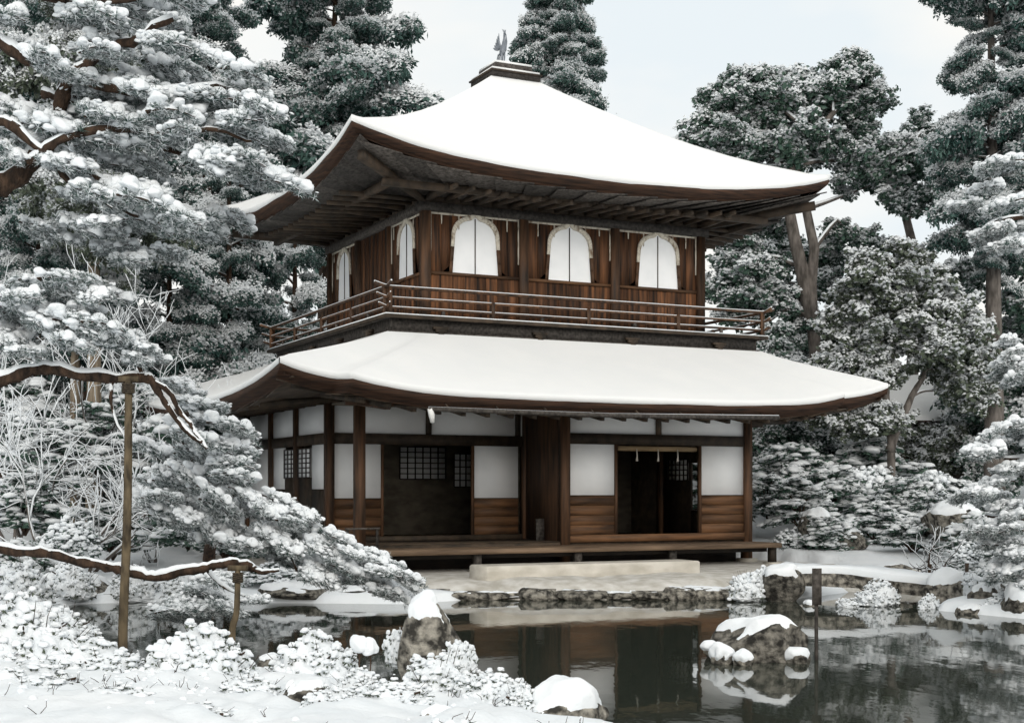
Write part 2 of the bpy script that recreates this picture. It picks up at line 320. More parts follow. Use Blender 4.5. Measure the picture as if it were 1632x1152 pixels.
# rolled bamboo blind with tassels
bl = part('rolled_blind', MB().tube([(3.2, YF + .05, 2.25), (4.80, YF + .05, 2.25)], .045, 8), 'bamboo', smooth=True)
for x in (3.55, 3.98, 4.38):
    t_ = MB().tube([(x, YF - .01, 2.24), (x + .005, YF - .012, 2.12), (x, YF - .012, 2.03)], [.008, .012, .022], 6); t_.build('tassel', 'cord', bl)
# veranda recess
for x0, x1, zb in ((XL + .07, -.585, 1.40), (1.14, 1.99, 1.40)): screen(x0, x1, YR, zb, 2.30, .765)
bxp('jamb', -.58, -.54, YR - .03, YR + .03, .762, 2.30, 'wood_post'); bxp('jamb', 1.09, 1.135, YR - .03, YR + .03, .762, 2.30, 'wood_post')
bxp('veranda_side_wall', 2.11, 2.135, YF + .08, YR - .08, .66, 2.97, 'wood_post')
bxp('leaning_board', 1.9, 2.05, YF + .55, YF + .58, .66, 1.05, 'wood_grey')
# interior: back wall, partitions, lattice windows
bxp('back_wall', XL + .08, XR - .08, YB - .06, YB - .02, .66, 2.93, 'wood_dark')
bxp('partition', 2.6, 2.64, YR + .1, YB - .07, .66, 2.93, 'interior'); bxp('partition', XL + .1, 2.59, 3.62, 3.66, .66, 2.93, 'interior')
bxp('partition', 2.65, XR - .1, 2.9, 2.93, .66, 2.93, 'interior')
def lattice(x0, x1, z0, z1, y, nx, nz_, parent=pav, axis='x'):
    def bb(n_, a0, a1, d0, d1, c0, c1, k, par):
        return bxp(n_, a0, a1, d0, d1, c0, c1, k, par) if axis == 'x' else bxp(n_, d0, d1, a0, a1, c0, c1, k, par)
    sgn = -1
    p = bb('lattice_window', x0, x1, y - .008, y + .008, z0, z1, 'paper', parent)
    mx_, mz_ = (x0 + x1) / 2, (z0 + z1) / 2
    for i in range(nx + 1):
        a_ = x0 + (x1 - x0) * i / nx - mx_; bb('muntin', a_ - .011, a_ + .011, -.026, -.0085, z0 - mz_, z1 - mz_, 'black', p)
    for i in range(nz_ + 1):
        c_ = z0 + (z1 - z0) * i / nz_ - mz_; bb('muntin', x0 - mx_, x1 - mx_, -.030, -.009, c_ - .009, c_ + .009, 'black', p)
lattice(.98, 1.94, 1.75, 2.37, 3.60, 6, 6); lattice(2.12, 2.50, 1.6, 2.25, 3.60, 3, 5)
# side wall toward the pines
for y0, y1 in ((.62, 1.40), (2.96, 3.64)):
    bxp('paper_screen', XL - .012, XL + .012, y0, y1, 1.55, 2.298, 'paper'); bxp('skirting_board', XL - .02, XL + .02, y0, y1, .782, 1.547, 'wood_dark')
for y0, y1 in ((1.44, 2.11), (2.29, 2.92)):
    lattice(y0, y1, 1.75, 2.25, XL - .015, 3, 6, pav, 'y'); bxp('skirting_board', XL - .02, XL + .02, y0, y1, .782, 1.74, 'wood_dark')
bxp('wall_panel', XL - .02, XL + .02, 3.80, YB - .08, .782, 2.298, 'plaster')
# right side wall with an opening through which the garden shows
for y0, y1, z0, z1 in ((YF + .08, .50, .66, 2.97), (.85, 1.82, .66, 2.97), (1.98, YB - .08, .66, 2.97), (.50, .85, .66, 1.15), (.50, .85, 2.05, 2.97)):
    bxp('side_wall', XR - .02, XR + .02, y0, y1, z0, z1, 'wood_dark')
lattice(.92, 1.6, 1.72, 2.12, XR - .035, 5, 4, pav, 'y')
# --- deck in front
DY = -1.72
for i in range(4):
    y0 = DY + i * .203; bxp('deck_plank', XL - .05, 5.96, y0 + .004, y0 + .199, .575, .62, 'deck')
bxp('deck_fascia', XL - .06, 5.98, DY - .035, DY, .535, .618, 'deck')
bxp('deck_beam', XL, 5.84, DY + .20, DY + .30, .46, .573, 'black')  # beam coloured black so the gap below the deck reads as shade
for x in (-1.3, .2, 2.0, 3.82, 5.88):
    bxp('deck_leg', x - .055, x + .055, DY + .055, DY + .165, .28, .573, 'wood_grey' if x < 5 else 'wood_dark'); bxp('footing_stone', x - .11, x + .11, DY, DY + .22, .22, .278, 'stone_pale')
bxp('underfloor_wall', XL + .1, XR - .1, -.72, -.69, .24, .555, 'black')  # black sheet, shade of the underfloor put into its colour
bxp('veranda_floor', XL + .08, 2.06, YF + .0, YR - .06, .661, .68, 'wood_dark')
# --- upper storey
ZF, ZB0, ZB1 = 4.30, 6.17, 6.31
for i in range(4):
    for (x, y) in {(A * i / 3, 0), (0, B * i / 3), (A * i / 3, B), (A, B * i / 3)}:
        bxp('post', x - .075, x + .075, y - .075, y + .075, 3.7, 6.35, 'wood_post')
bxp('wall_plate', -.14, A + .14, -.10, .10, ZB0, ZB1, 'wood_grey'); bxp('wall_plate', -.10, .10, .10, B + .1, ZB0 - .003, ZB1 - .003, 'wood_grey')
bxp('wall_plate', A - .10, A + .10, .10, B + .1, ZB0 - .003, ZB1 - .003, 'wood_grey'); bxp('wall_plate', .10, A - .1, B - .1, B + .1, ZB0, ZB1, 'wood_grey')
def bell(h, wb, wt, n=10):
    # half outline of a bell-shaped window from the foot up to the pointed top
    pts = [(wb, 0), (wb * .97, h * .2), (wb * .925, h * .45), (wb * .90, h * .58)]
    for i in range(1, n):
        a_ = i / n * PI / 2; pts.append((wb * .90 * math.cos(a_) ** .85, h * .58 + h * .36 * math.sin(a_) ** .9))
    pts.append((0, h)); return pts
def upper_bay(face, i, window):
    # a wall bay: vertical boards round a bell-shaped window; (t along the wall, d outward, z)
    Lw = (A if face == 'f' else B) / 3; t0, t1 = i * Lw + .08, (i + 1) * Lw - .08; tc_ = (t0 + t1) / 2
    def P(t, d, z): return (t, -d, z) if face == 'f' else ((-d, t, z) if face == 'l' else (A + d, t, z))
    ZS = 5.16; hw, hh = (.43, .96) if face == 'f' else (.36, .95)
    bell_ = bell(hh, hw, .3)
    def halfw(z):
        q = z - ZS
        for (a, za), (b_, zb_) in zip(bell_, bell_[1:]):
            if za <= q <= zb_: return a + (b_ - a) * (q - za) / (zb_ - za + 1e-9)
        return 0
    nb = 8 if face == 'f' else 7; bw = (t1 - t0) / nb
    for k in range(nb):
        a, b_ = t0 + k * bw + .003, t0 + (k + 1) * bw - .003; dd = .0 + .005 * (k % 2)
        def slab(ta, tb, za0, za1, zb0, zb1):
            V = [P(ta, -.02, za0), P(tb, -.02, zb0), P(tb, dd, zb0), P(ta, dd, za0), P(ta, -.02, za1), P(tb, -.02, zb1), P(tb, dd, zb1), P(ta, dd, za1)]
            part('wall_board', MB().hexa(V), 'wood_wall')
        if not window: slab(a, b_, ZF, ZB0, ZF, ZB0); continue
        slab(a, b_, ZF, ZS - .03, ZF, ZS - .03)
        # upper length: split where the window outline passes
        def ztop(t):
            x = abs(t - tc_)
            if x >= hw: return None
            zz = [z for z in np.linspace(0, hh, 60) if halfw(ZS + z) >= x]
            return ZS + (max(zz) if zz else 0)
        za, zb_ = ztop(a), ztop(b_)
        if za is None and zb_ is None: slab(a, b_, ZS - .027, ZB0, ZS - .027, ZB0)
        else:
            za = za or ZS; zb_ = zb_ or ZS
            slab(a, b_, min(za, ZB0 - .02), ZB0, min(zb_, ZB0 - .02), ZB0)
    if not window:
        return
    V = [P(t0, -.02, ZS - .03), P(t1, -.02, ZS - .03), P(t1, .03, ZS - .03), P(t0, .03, ZS - .03)]; V += [(x, y, z + .05) for x, y, z in V]
    part('window_sill', MB().hexa(V), 'wood_warm')
    full = [(tc_ + x, ZS + .02 + z) for x, z in bell_] + [(tc_ - x, ZS + .02 + z) for x, z in bell_[::-1][1:]]
    pane = MB(); n_ = len(full)
    pane.add([P(t, .008, z) for t, z in full] + [P(tc_, .008, ZS + .3)], [(j, (j + 1) % n_, n_) for j in range(n_)])
    wn = part('bell_window', pane, 'paper')
    fr = MB(); fr2 = MB(); fw = MB()
    outer = [(tc_ + (t - tc_) * 1.0 + (.055 if t > tc_ + .01 else -.055 if t < tc_ - .01 else 0), z + (.055 if z > ZS + .6 * hh else 0)) for t, z in full]
    outer[n_ // 2] = (tc_, full[n_ // 2][1] + .09)
    for j in range(n_ - 1):
        (ta, za), (tb, zb_), (tc2, zc), (td, zd) = full[j], full[j + 1], outer[j + 1], outer[j]
        V = [P(ta, .01, za), P(tb, .01, zb_), P(tc2, .01, zc), P(td, .01, zd), P(ta, .045, za), P(tb, .045, zb_), P(tc2, .045, zc), P(td, .045, zd)]
        (fw if za > ZS + .5 * hh or zb_ > ZS + .5 * hh else fr if j < n_ // 2 else fr2).hexa(V)
    fr.build('window_frame', 'wood_post', wn); fr2.build('window_frame', 'wood_post', wn); fw.build('window_frame_arch', 'worn_white', wn, label='worn white arch of the window frame')
    V = [P(tc_ - .008, .009, ZS + .02), P(tc_ + .008, .009, ZS + .02), P(tc_ + .008, .02, ZS + .02), P(tc_ - .008, .02, ZS + .02)]; V += [(x, y, ZS + hh - .01) for x, y, z in V]
    MB().hexa(V).build('mullion', 'wood_dark', wn)
    # worn white edge lines by the posts and under the plate
    for ta, tb, z0, z1 in ((t0, t0 + .022, 5.45 + .2 * random.random(), ZB0), (t1 - .022, t1, 5.35 + .3 * random.random(), ZB0), (t0 + .022, t1 - .022, ZB0 - .035, ZB0 - .002)):
        V = [P(ta, .006, z0), P(tb, .006, z0), P(tb, .022, z0), P(ta, .022, z0)]; V += [(x, y, z1) for x, y, z in V]
        part('edge_moulding', MB().hexa(V), 'worn_white')
    for q in (-.62, -.30, .32, .60):
        ta = tc_ + q; z0 = 5.9 + .12 * random.random()
        if ta - .01 < t0 or ta + .01 > t1: continue
        V = [P(ta - .008, .007, z0), P(ta + .008, .007, z0), P(ta + .011, .016, ZB0 - .04), P(ta - .011, .016, ZB0 - .04)]
        part('moulding_drop', MB().hexa([P(ta - .006, .006, z0), P(ta + .006, .006, z0), P(ta + .006, .02, z0), P(ta - .006, .02, z0), P(ta - .012, .006, ZB0 - .036), P(ta + .012, .006, ZB0 - .036), P(ta + .012, .02, ZB0 - .036), P(ta - .012, .02, ZB0 - .036)]), 'worn_white')
for i in range(3): upper_bay('f', i, True); upper_bay('l', i, i != 1); upper_bay('r', i, False)
bxp('back_wall', .08, A - .08, B - .02, B + .02, ZF, ZB0, 'wood_dark')
# --- balcony
O = .81; OL = 1.0; bx0, bx1, by0, by1 = -OL, A + .86, -O, B + O
for i in range(3):
    yy = by0 + i * .27; bxp('balcony_plank', bx0, bx1, yy + .003, yy + .262, 4.27, 4.318, 'wood_grey')
for i in range(3):
    xx = bx0 + i * .31; bxp('balcony_plank', xx + .003, xx + .30, by0 + .82, by1, 4.27, 4.318, 'wood_grey')
    xx = bx1 - i * .27; bxp('balcony_plank', xx - .262, xx - .003, by0 + .82, by1, 4.27, 4.318, 'wood_grey')
def rail_run(a, b, ext):
    # one side of the balcony railing: three rails with snow, posts and struts, skirt boards and brackets
    a = np.array(a, float); b = np.array(b, float); d = (b - a) / np.linalg.norm(b - a); Ln = np.linalg.norm(b - a); outw = np.array([d[1], -d[0]])
    def P(s_, o_, z): q = a + d * s_ + outw * o_; return (q[0], q[1], z)
    for z, r_, e in ((4.745, .026, .12), (4.575, .020, .08), (4.42, .022, .05)):
        pts = [P(-e - .09, 0, z + .06), P(-e * .5, 0, z + .018), P(.05, 0, z)] + [P(s_, 0, z) for s_ in np.linspace(.3, Ln - .3, 9)] + [P(Ln - .05, 0, z), P(Ln + e * .5, 0, z + .018), P(Ln + e + .09, 0, z + .06)]
        rl = part('rail', MB().tube(pts, r_, 6), 'wood_post', smooth=True)
        sn = [(x, y, zz + r_ * .72) for x, y, zz in pts]
        MB().tube(sn, r_ * .55, 5).build('rail_snow', 'snow', rl, smooth=True)
    npost = 5
    for k in range(npost):
        s_ = .06 + (Ln - .12) * k / (npost - 1)
        part('rail_post', MB().bar(P(s_, 0, 4.318), P(s_, 0, 4.60 if 0 < k < npost - 1 else 4.74), .055, .055, 0, (d[0], d[1], 0)), 'wood_post')
        if k < npost - 1:
            s2 = s_ + Ln / (npost - 1) / 2; part('rail_strut', MB().bar(P(s2, 0, 4.318), P(s2, 0, 4.41), .04, .05, 0, (d[0], d[1], 0)), 'wood_grey')
    ed = part('balcony_edge', MB().bar(P(-.04, .03, 4.285), P(Ln + .04, .03, 4.285), .05, .055), 'wood_dark')
    MB().bar(P(-.04, .035, 4.325), P(Ln + .04, .035, 4.318), .05, .014).build('edge_snow', 'snow', ed)
    part('skirt_board', MB().bar(P(.1, -.12, 4.17), P(Ln - .1, -.12, 4.17), .03, .19), 'wood_grey')
    part('skirt_board', MB().bar(P(.06, -.09, 4.025), P(Ln - .06, -.09, 4.025), .03, .10), 'wood_grey')
    lg = part('skirt_ledge', MB().bar(P(.0, -.05, 3.955), P(Ln, -.05, 3.955), .09, .04), 'wood_grey')
    MB().bar(P(.0, -.04, 3.982), P(Ln, -.04, 3.982), .07, .012).build('ledge_snow', 'snow', lg)
    for s_ in np.linspace(.95, Ln - .95, 4):
        br = MB()
        for w_, z0, z1 in ((.10, 4.02, 4.07), (.18, 4.071, 4.12), (.26, 4.121, 4.16)):
            p0, p1 = P(s_ - w_ / 2, -.06, (z0 + z1) / 2), P(s_ + w_ / 2, -.06, (z0 + z1) / 2); br.bar(p0, p1, .09 + .001 * w_, z1 - z0)
        part('bracket', br, 'wood_dark')
rail_run((bx0, by0), (bx1, by0), 0); rail_run((bx0, by1), (bx0, by0), 0); rail_run((bx1, by0), (bx1, by1), 0); rail_run((bx1, by1), (bx0, by1), 0)
# --- upper roof
ux0, ux1, uy0, uy1 = -1.87, 7.15, -1.60, 5.95
ucx, ucy = (ux0 + ux1) / 2 - .08, (uy0 + uy1) / 2 + .02
def up_roof(u, v, lift=0):
    r = np.maximum(np.maximum(abs(u), abs(v)), 1e-6); t = np.minimum(abs(u), abs(v)) / r
    z = 6.66 + 2.47 * np.clip((1 - r) / .9, 0, 1.2) ** 1.13 + .46 * t ** 2.8 * r ** 3
    x = np.where(u < 0, ucx + u * (ucx - ux0), ucx + u * (ux1 - ucx)); y = np.where(v < 0, ucy + v * (ucy - uy0), ucy + v * (uy1 - ucy))
    return np.stack([x, y, z + lift], -1)
def perim(n=64, r=1.0):
    s_ = np.linspace(-1, 1, n + 1)[:-1]; o = np.ones(n)
    return np.concatenate([s_, o, -s_, -o]) * r, np.concatenate([-o, s_, o, -s_]) * r
def ring(r, lift, inset=0, n=64):
    pu, pv = perim(n); Pt = up_roof(pu * r, pv * r, lift)
    if inset:
        c_ = np.array([ucx, ucy, 0]); d = Pt - c_; f = 1 - inset / np.maximum(abs(d[:, 0]) / 4.5, abs(d[:, 1]) / 3.8).clip(.5, 2) / 4.2; Pt[:, :2] = c_[:2] + d[:, :2] * f[:, None]
    return np.vstack([Pt, Pt[:1]])
rr = [.10, .2, .3, .4, .5, .6, .7, .8, .88, .94, .975, 1.0]
rf = MB(); rings = [ring(r, -.03) for r in rr]
# eave edge in layers: shingle butts, then board edges stepped back
rings += [ring(1, -.085), ring(1, -.13, .02), ring(1, -.131, .05), ring(1, -.175, .065), ring(1, -.176, .12), ring(1, -.225, .14)]
rf.grid(np.stack(rings, 1)); upper_roof = part('upper_roof', rf, 'shingle')
sn = MB(); rs = [ring(r, .05 + (.02 if r < .9 else 0), 0) for r in rr]
e = ring(1, .035, -.01); e2 = ring(1, -.045, -.008)
q = .022 * snoise(e2, 3.1, 5, 4); e2[:, 2] += q; e2[-1] = e2[0]
sn.grid(np.stack(rs + [e, e2, ring(1, -.06, .05)], 1)); sn.build('roof_snow', 'roof_snow', upper_roof, smooth=True)
# underside: lapped boards from wall plate to eave, on each side
def soffit(side, n):
    for k in range(n):
        a, b_ = -1 + 2 * k / n, -1 + 2 * (k + 1) / n + .035
        def pt(s_, r, lift):
            u, v = {'f': (s_ * r, -r), 'l': (-r, -s_ * r), 'r': (r, s_ * r), 'b': (-s_ * r, r)}[side]
            p = up_roof(np.array([u]), np.array([v]))[0]; ze = up_roof(np.array([u / r]), np.array([v / r]))[0][2]
            p[2] = 6.40 + (ze - .24 - 6.40) * max(0, (r - .6)) / .4 + lift; return p
        l0, l1 = -.035, .015
        V = [pt(a, .62, l0), pt(b_, .62, l1), pt(b_, .972, l1), pt(a, .972, l0)]; V += [p + np.array([0, 0, .022]) for p in V]
        part('soffit_board', MB().hexa(V), 'wood_grey')
soffit('f', 15); soffit('l', 13); soffit('r', 13); soffit('b', 8)
for side, n_, lo_, hi_ in (('f', 19, .05, A - .05), ('l', 16, .15, B), ('r', 16, .15, B)):
    for k in range(n_):
        q = lo_ + (hi_ - lo_) * k / (n_ - 1); cc, hw_ = (ucx, 4.5) if side == 'f' else (ucy, 3.8); t_ = abs(q - cc) / hw_; ze = 6.66 + .46 * t_ ** 2.8 - .37
        a0, a1 = {'f': ((q, .1, 6.385), (q, uy0 + .42, ze)), 'l': ((.1, q, 6.385), (ux0 + .42, q, ze)), 'r': ((A - .1, q, 6.385), (ux1 - .42, q, ze))}[side]
        part('rafter', MB().bar(a0, a1, .055, .07), 'wood_dark')
def ringbeam(name, r, z0, z1, w_, k):
    x0, x1 = ucx + r * (ux0 - ucx), ucx + r * (ux1 - ucx); y0, y1 = ucy + r * (uy0 - ucy), ucy + r * (uy1 - ucy)
    bxp(name, x0 - w_, x1 + w_, y0 - w_ / 2, y0 + w_ / 2, z0, z1, k); bxp(name, x0 - w_ / 2, x0 + w_ / 2, y0 + w_ / 2, y1, z0 - .002, z1 - .002, k); bxp(name, x1 - w_ / 2, x1 + w_ / 2, y0 + w_ / 2, y1, z0 - .002, z1 - .002, k)
ringbeam('eave_purlin', .80, 6.33, 6.44, .10, 'wood_dark')
bxp('bracket_board', -.05, A + .05, -.06, .06, 6.312, 6.45, 'wood_dark'); bxp('bracket_board', -.06, .06, .07, B, 6.312, 6.448, 'wood_dark'); bxp('bracket_board', A - .06, A + .06, .07, B, 6.312, 6.448, 'wood_dark')
for k in range(7):
    x = .0 + A * k / 6; part('eave_arm', MB().bar((x, .1, 6.36), (x, -.95, 6.40), .09, .10), 'wood_dark')
    y = B * k / 6
    if k: part('eave_arm', MB().bar((.1, y, 6.36), (-1.0, y, 6.40), .09, .10), 'wood_dark'); part('eave_arm', MB().bar((A - .1, y, 6.36), (A + .95, y, 6.40), .09, .10), 'wood_dark')
for sx_, sy_, x, y in ((-1, -1, 0, 0), (1, -1, A, 0), (-1, 1, 0, B), (1, 1, A, B)):
    part('hip_rafter', MB().bar((x, y, 6.37), (x + sx_ * 1.62, y + sy_ * 1.3, 6.66), .11, .15), 'wood_dark')
# --- roof finial box
def tier(hw_, hd_, z0, z1, k, name):
    return bxp(name, ucx - hw_, ucx + hw_, ucy - hd_, ucy + hd_, z0, z1, k)
t1_ = tier(.50, .47, 9.17, 9.29, 'wood_grey', 'finial_base'); M_ = MB().box(-.49, .49, -.46, .46, .06, .10); M_.build('finial_snow', 'roof_snow', t1_)
bxp('finial_lip', ucx - .53, ucx + .53, ucy - .50, ucy + .50, 9.255, 9.285, 'wood_dark')
t2_ = tier(.385, .36, 9.33, 9.45, 'wood_grey', 'finial_box'); MB().box(-.38, .38, -.355, .355, .06, .10).build('finial_snow', 'roof_snow', t2_)
# --- lower roof
def low_out(n=61):
    # eave outline of the front: main eave, then the part over the veranda that reaches further out
    xs_ = sorted(set(list(np.linspace(-3.29, 7.61, n)) + [-2.46, -2.34, 6.36, 6.48])); o = []
    for x in xs_:
        t_ = (x - 2.16) / 5.45; zm = 3.07 + .28 * abs(t_) ** 7
        t2 = (x - 2.01) / 4.35; zp = 2.92 + .22 * min(1, abs(t2)) ** 5
        k = sstep(-2.46, -2.34, x) * (1 - sstep(6.36, 6.48, x))
        o.append((x, -2.6 - .36 * k, zm + (zp - zm) * k))
    return np.array(o)
def low_side(x, y0, y1, n=24):
    ys_ = np.linspace(y0, y1, n); t_ = (ys_ - (y0 + y1) / 2) / ((y1 - y0) / 2)
    return np.stack([np.full(n, x), ys_, 3.02 + .33 * abs(t_) ** 2.6], -1)
LB = 7.0
lowf = low_out(); lowf[0, 2] = lowf[-1, 2] = 3.35
ix0, ix1, iy0, iy1, iz = -.98, 6.28, -.78, 5.5, 3.99
def inner_map(Pt, side):
    q = Pt.copy()
    if side in 'fb': q[:, 0] = ix0 + (Pt[:, 0] + 3.29) / 10.9 * (ix1 - ix0); q[:, 1] = iy0 if side == 'f' else iy1
    else: q[:, 1] = iy0 + (Pt[:, 1] + 2.6) / (LB + 2.6) * (iy1 - iy0); q[:, 0] = ix0 if side == 'l' else ix1
    q[:, 2] = iz; return q
lowl = low_side(-3.29, -2.6, LB)[::-1]; lowr = low_side(7.61, -2.6, LB); lowb = low_out()[::-1].copy(); lowb[:, 1] = LB; lowb[:, 2] = 3.05 + .30 * abs((lowb[:, 0] - 2.16) / 5.45) ** 3
rfm = MB(); snm = MB()
tt = np.array([0, .12, .25, .4, .55, .7, .82, .92, .97, 1.0])
for side, Pt in (('f', lowf), ('r', lowr), ('b', lowb), ('l', lowl)):
    In = inner_map(Pt, side); nrm = {'f': (0, -1), 'r': (1, 0), 'b': (0, 1), 'l': (-1, 0)}[side]; nv = np.array([*nrm, 0.])
    def row(t_, lift, out_=0.0, t2=None):
        q = In + (Pt - In) * t_; zz = In[:, 2] + (Pt[:, 2] - In[:, 2]) * (t_ ** .86)
        q[:, 2] = zz + lift; return q + nv * out_
    G = [row(t_, -.03) for t_ in tt] + [row(1, -.09), row(1, -.15, -.02), row(1, -.151, -.07), row(1, -.20, -.09), row(1, -.201, -.15), row(1, -.24, -.17)]
    rfm.grid(np.stack(G, 1))
    Sg = [row(t_, .055 if t_ < .95 else .04) for t_ in tt]; e1 = row(1, .022, .012); e2 = row(1, -.045, .010); e2[:, 2] += .02 * snoise(e2, 3.3, 9, 4); e3 = row(1, -.06, -.05)
    snm.grid(np.stack(Sg + [e1, e2, e3], 1))
    # soffit boards
    idx = np.linspace(0, len(Pt) - 1, (17 if side in 'fb' else 12)).astype(int)
    for a, b_ in zip(idx, idx[1:]):
        def sp(i, t_, lift): q = In[i] + (Pt[i] - In[i]) * t_; q = q.copy(); q[2] = 3.06 + (Pt[i][2] - .25 - 3.06) * max(0, (t_ - .2)) / .8 + lift; return q - nv * (.17 if t_ == 1 else 0)
        V = [sp(a, .25, -.03), sp(b_, .25, .012), sp(b_, 1, .012), sp(a, 1, -.03)]; V += [p + np.array([0, 0, .02]) for p in V]
        part('soffit_board', MB().hexa(V), 'wood_dark')
lower_roof = part('lower_roof', rfm, 'shingle'); snm.build('roof_snow', 'roof_snow', lower_roof, smooth=True)
for k in range(22):
    x = -2.1 + 8.25 * k / 21
    zo = 2.66 + .22 * abs((x - 2.01) / 4.35) ** 5
    part('rafter', MB().bar((x, YF - .02, 3.0), (x, -2.72, zo - .015), .07, .085), 'wood_dark')
for k in range(10):
    y = -.6 + 5.4 * k / 9
    part('rafter', MB().bar((XL + .02, y, 3.0), (-3.0, y, 2.80 + .2 * abs((y - 2.2) / 4.8) ** 2.6), .07, .085), 'wood_dark')
    part('rafter', MB().bar((XR - .02, y, 3.0), (7.3, y, 2.80 + .2 * abs((y - 2.2) / 4.8) ** 2.6), .07, .085), 'wood_dark')
part('hip_rafter', MB().bar((XL, YF, 3.0), (-3.0, -2.35, 3.05), .11, .14), 'wood_dark'); part('hip_rafter', MB().bar((XR, YF, 3.0), (7.3, -2.35, 3.05), .11, .14), 'wood_dark')
part('eave_purlin', MB().bar((-2.1, -1.95, 2.83), (6.1, -1.95, 2.83), .09, .09), 'wood_post')
for x in (-1.49, 2.14, 5.85): part('eave_arm', MB().bar((x, YF, 2.90), (x, -2.1, 2.775), .10, .10), 'wood_post')
# gutter under the front eave with its hangers and short spout
gt = part('gutter', MB().tube([(-1.22, -3.03, 2.69), (1.8, -3.03, 2.67), (4.95, -3.03, 2.71)], .035, 6), 'wood_grey')
MB().tube([(-1.22, -3.03, 2.715), (1.8, -3.03, 2.695), (4.95, -3.03, 2.742)], .011, 5).build('gutter_snow', 'snow', gt)
MB().tube([(-1.20, -3.03, 2.70), (-1.17, -3.02, 2.60), (-1.15, -3.0, 2.50)], [.04, .045, .03], 6).build('spout_ice', 'tin', gt)
for x in np.linspace(-.9, 4.7, 8): MB().bar((x, -3.03, 2.70), (x, -2.85, 2.80), .02, .02).build('gutter_hanger', 'wood_dark', gt)
# --- bronze phoenix on the finial
ph = MB()
def bird(mb):
    P = lambda x, z, y=0: (x, y, z)     # faces +x
    body = [P(-.20, .20), P(-.14, .215), P(-.05, .235), P(.03, .26), P(.075, .32), P(.085, .39), P(.10, .45), P(.125, .485), P(.15, .485)]
    mb.tube(body, [.012, .045, .075, .078, .055, .034, .028, .034, .02], 8)
    mb.tube([P(.15, .485), P(.185, .475), P(.20, .462)], [.018, .010, .003], 5)          # beak
    for a in (-.03, 0, .03): mb.tube([P(.115, .505, a * .4), P(.095, .545, a), P(.07, .565, a * 1.4)], [.012, .010, .004], 4)   # crest
    for s_ in (-1, 1):
        for k in range(6):                                                                # raised wing of separate feathers
            a = .15 * k; r0 = np.array([.02 - .03 * k, s_ * (.06 + .004 * k), .27]); tip = np.array([-.04 - .05 * k, s_ * (.09 + .012 * k), .50 - .035 * k + .02 * (k < 3)])
            md = (r0 + tip) / 2 + np.array([-.015, s_ * .02, .0]); mb.tube([r0, md, tip], [.022, .024, .006], 5)
        mb.tube([P(.0, .21, s_ * .03), P(.005, .11, s_ * .035), P(-.005, .06, s_ * .035), P(.0, .0, s_ * .035)], [.032, .02, .010, .010], 6)
        for q in (-.5, 0, .5): mb.tube([P(.0, .008, s_ * .035), (.045 * math.cos(q), s_ * .035 + .045 * math.sin(q), .004)], [.009, .004], 4)
    for k in range(5):                                                                    # arched tail plumes
        y = (k - 2) * .028; mb.tube([P(-.17, .205, y * .4), P(-.21, .24 - .02 * abs(k - 2), y), P(-.235, .17 - .03 * abs(k - 2), y * 1.3), P(-.24, .08 - .02 * abs(k - 2), y * 1.5)], [.018, .016, .016, .005], 5)
bird(ph)
wx, wy = loc2w(ucx - .05, ucy)
pb = ph.build('phoenix_statue', 'bronze', None, smooth=True, label='small bronze phoenix with raised wings on top of the pavilion roof', cat='statue')
pb.location = (wx, wy, 9.53); pb.rotation_euler.z = -1.25; pb.scale = (.8, .8, 1.15)

# --- cut stone step and low barrier before the deck
st = MB()
def chamfer_box(x0, x1, y0, y1, z0, z1, c):
    mb = MB(); lv = [(z0, 0), (z1 - c, 0), (z1, c)]; R = []
    for z, i in lv: R.append([(x0 + i + c, y0 + i, z), (x1 - i - c, y0 + i, z), (x1 - i, y0 + i + c, z), (x1 - i, y1 - i - c, z), (x1 - i - c, y1 - i, z), (x0 + i + c, y1 - i, z), (x0 + i, y1 - i - c, z), (x0 + i, y0 + i + c, z), (x0 + i + c, y0 + i, z)])
    mb.grid(np.array(R).transpose(1, 0, 2)); top = R[-1][:-1]; mb.add(top, [(0, i, i + 1) for i in range(1, 7)]); return mb
o = chamfer_box(-.40, 3.30, -3.22, -2.62, .18, .43, .02).build('stone_step', 'stone_pale', None, label='long pale cut stone step lying before the pavilion deck', cat='stone step', loc=(AX, AY, 0)); o.rotation_euler.z = YAW
lb = thing('low_barrier', 'small low wooden barrier on the veranda beside the pavilion corner post', 'barrier', (*loc2w(-1.45, -1.2), .62), YAW)
for nm, a, b_, w_, h_ in (('top_bar', (-.38, 0, .32), (.18, 0, .32), .035, .03), ('foot_bar', (-.38, 0, .03), (.18, 0, .03), .035, .03), ('upright', (.14, 0, 0), (.14, 0, .31), .035, .035), ('upright', (-.34, 0, 0), (-.34, 0, .31), .035, .035)):
    MB().bar(a, b_, w_, h_, 0, (0, 0, 1) if a[2] == b_[2] else (0, 1, 0)).build(nm, 'wood_grey', lb)

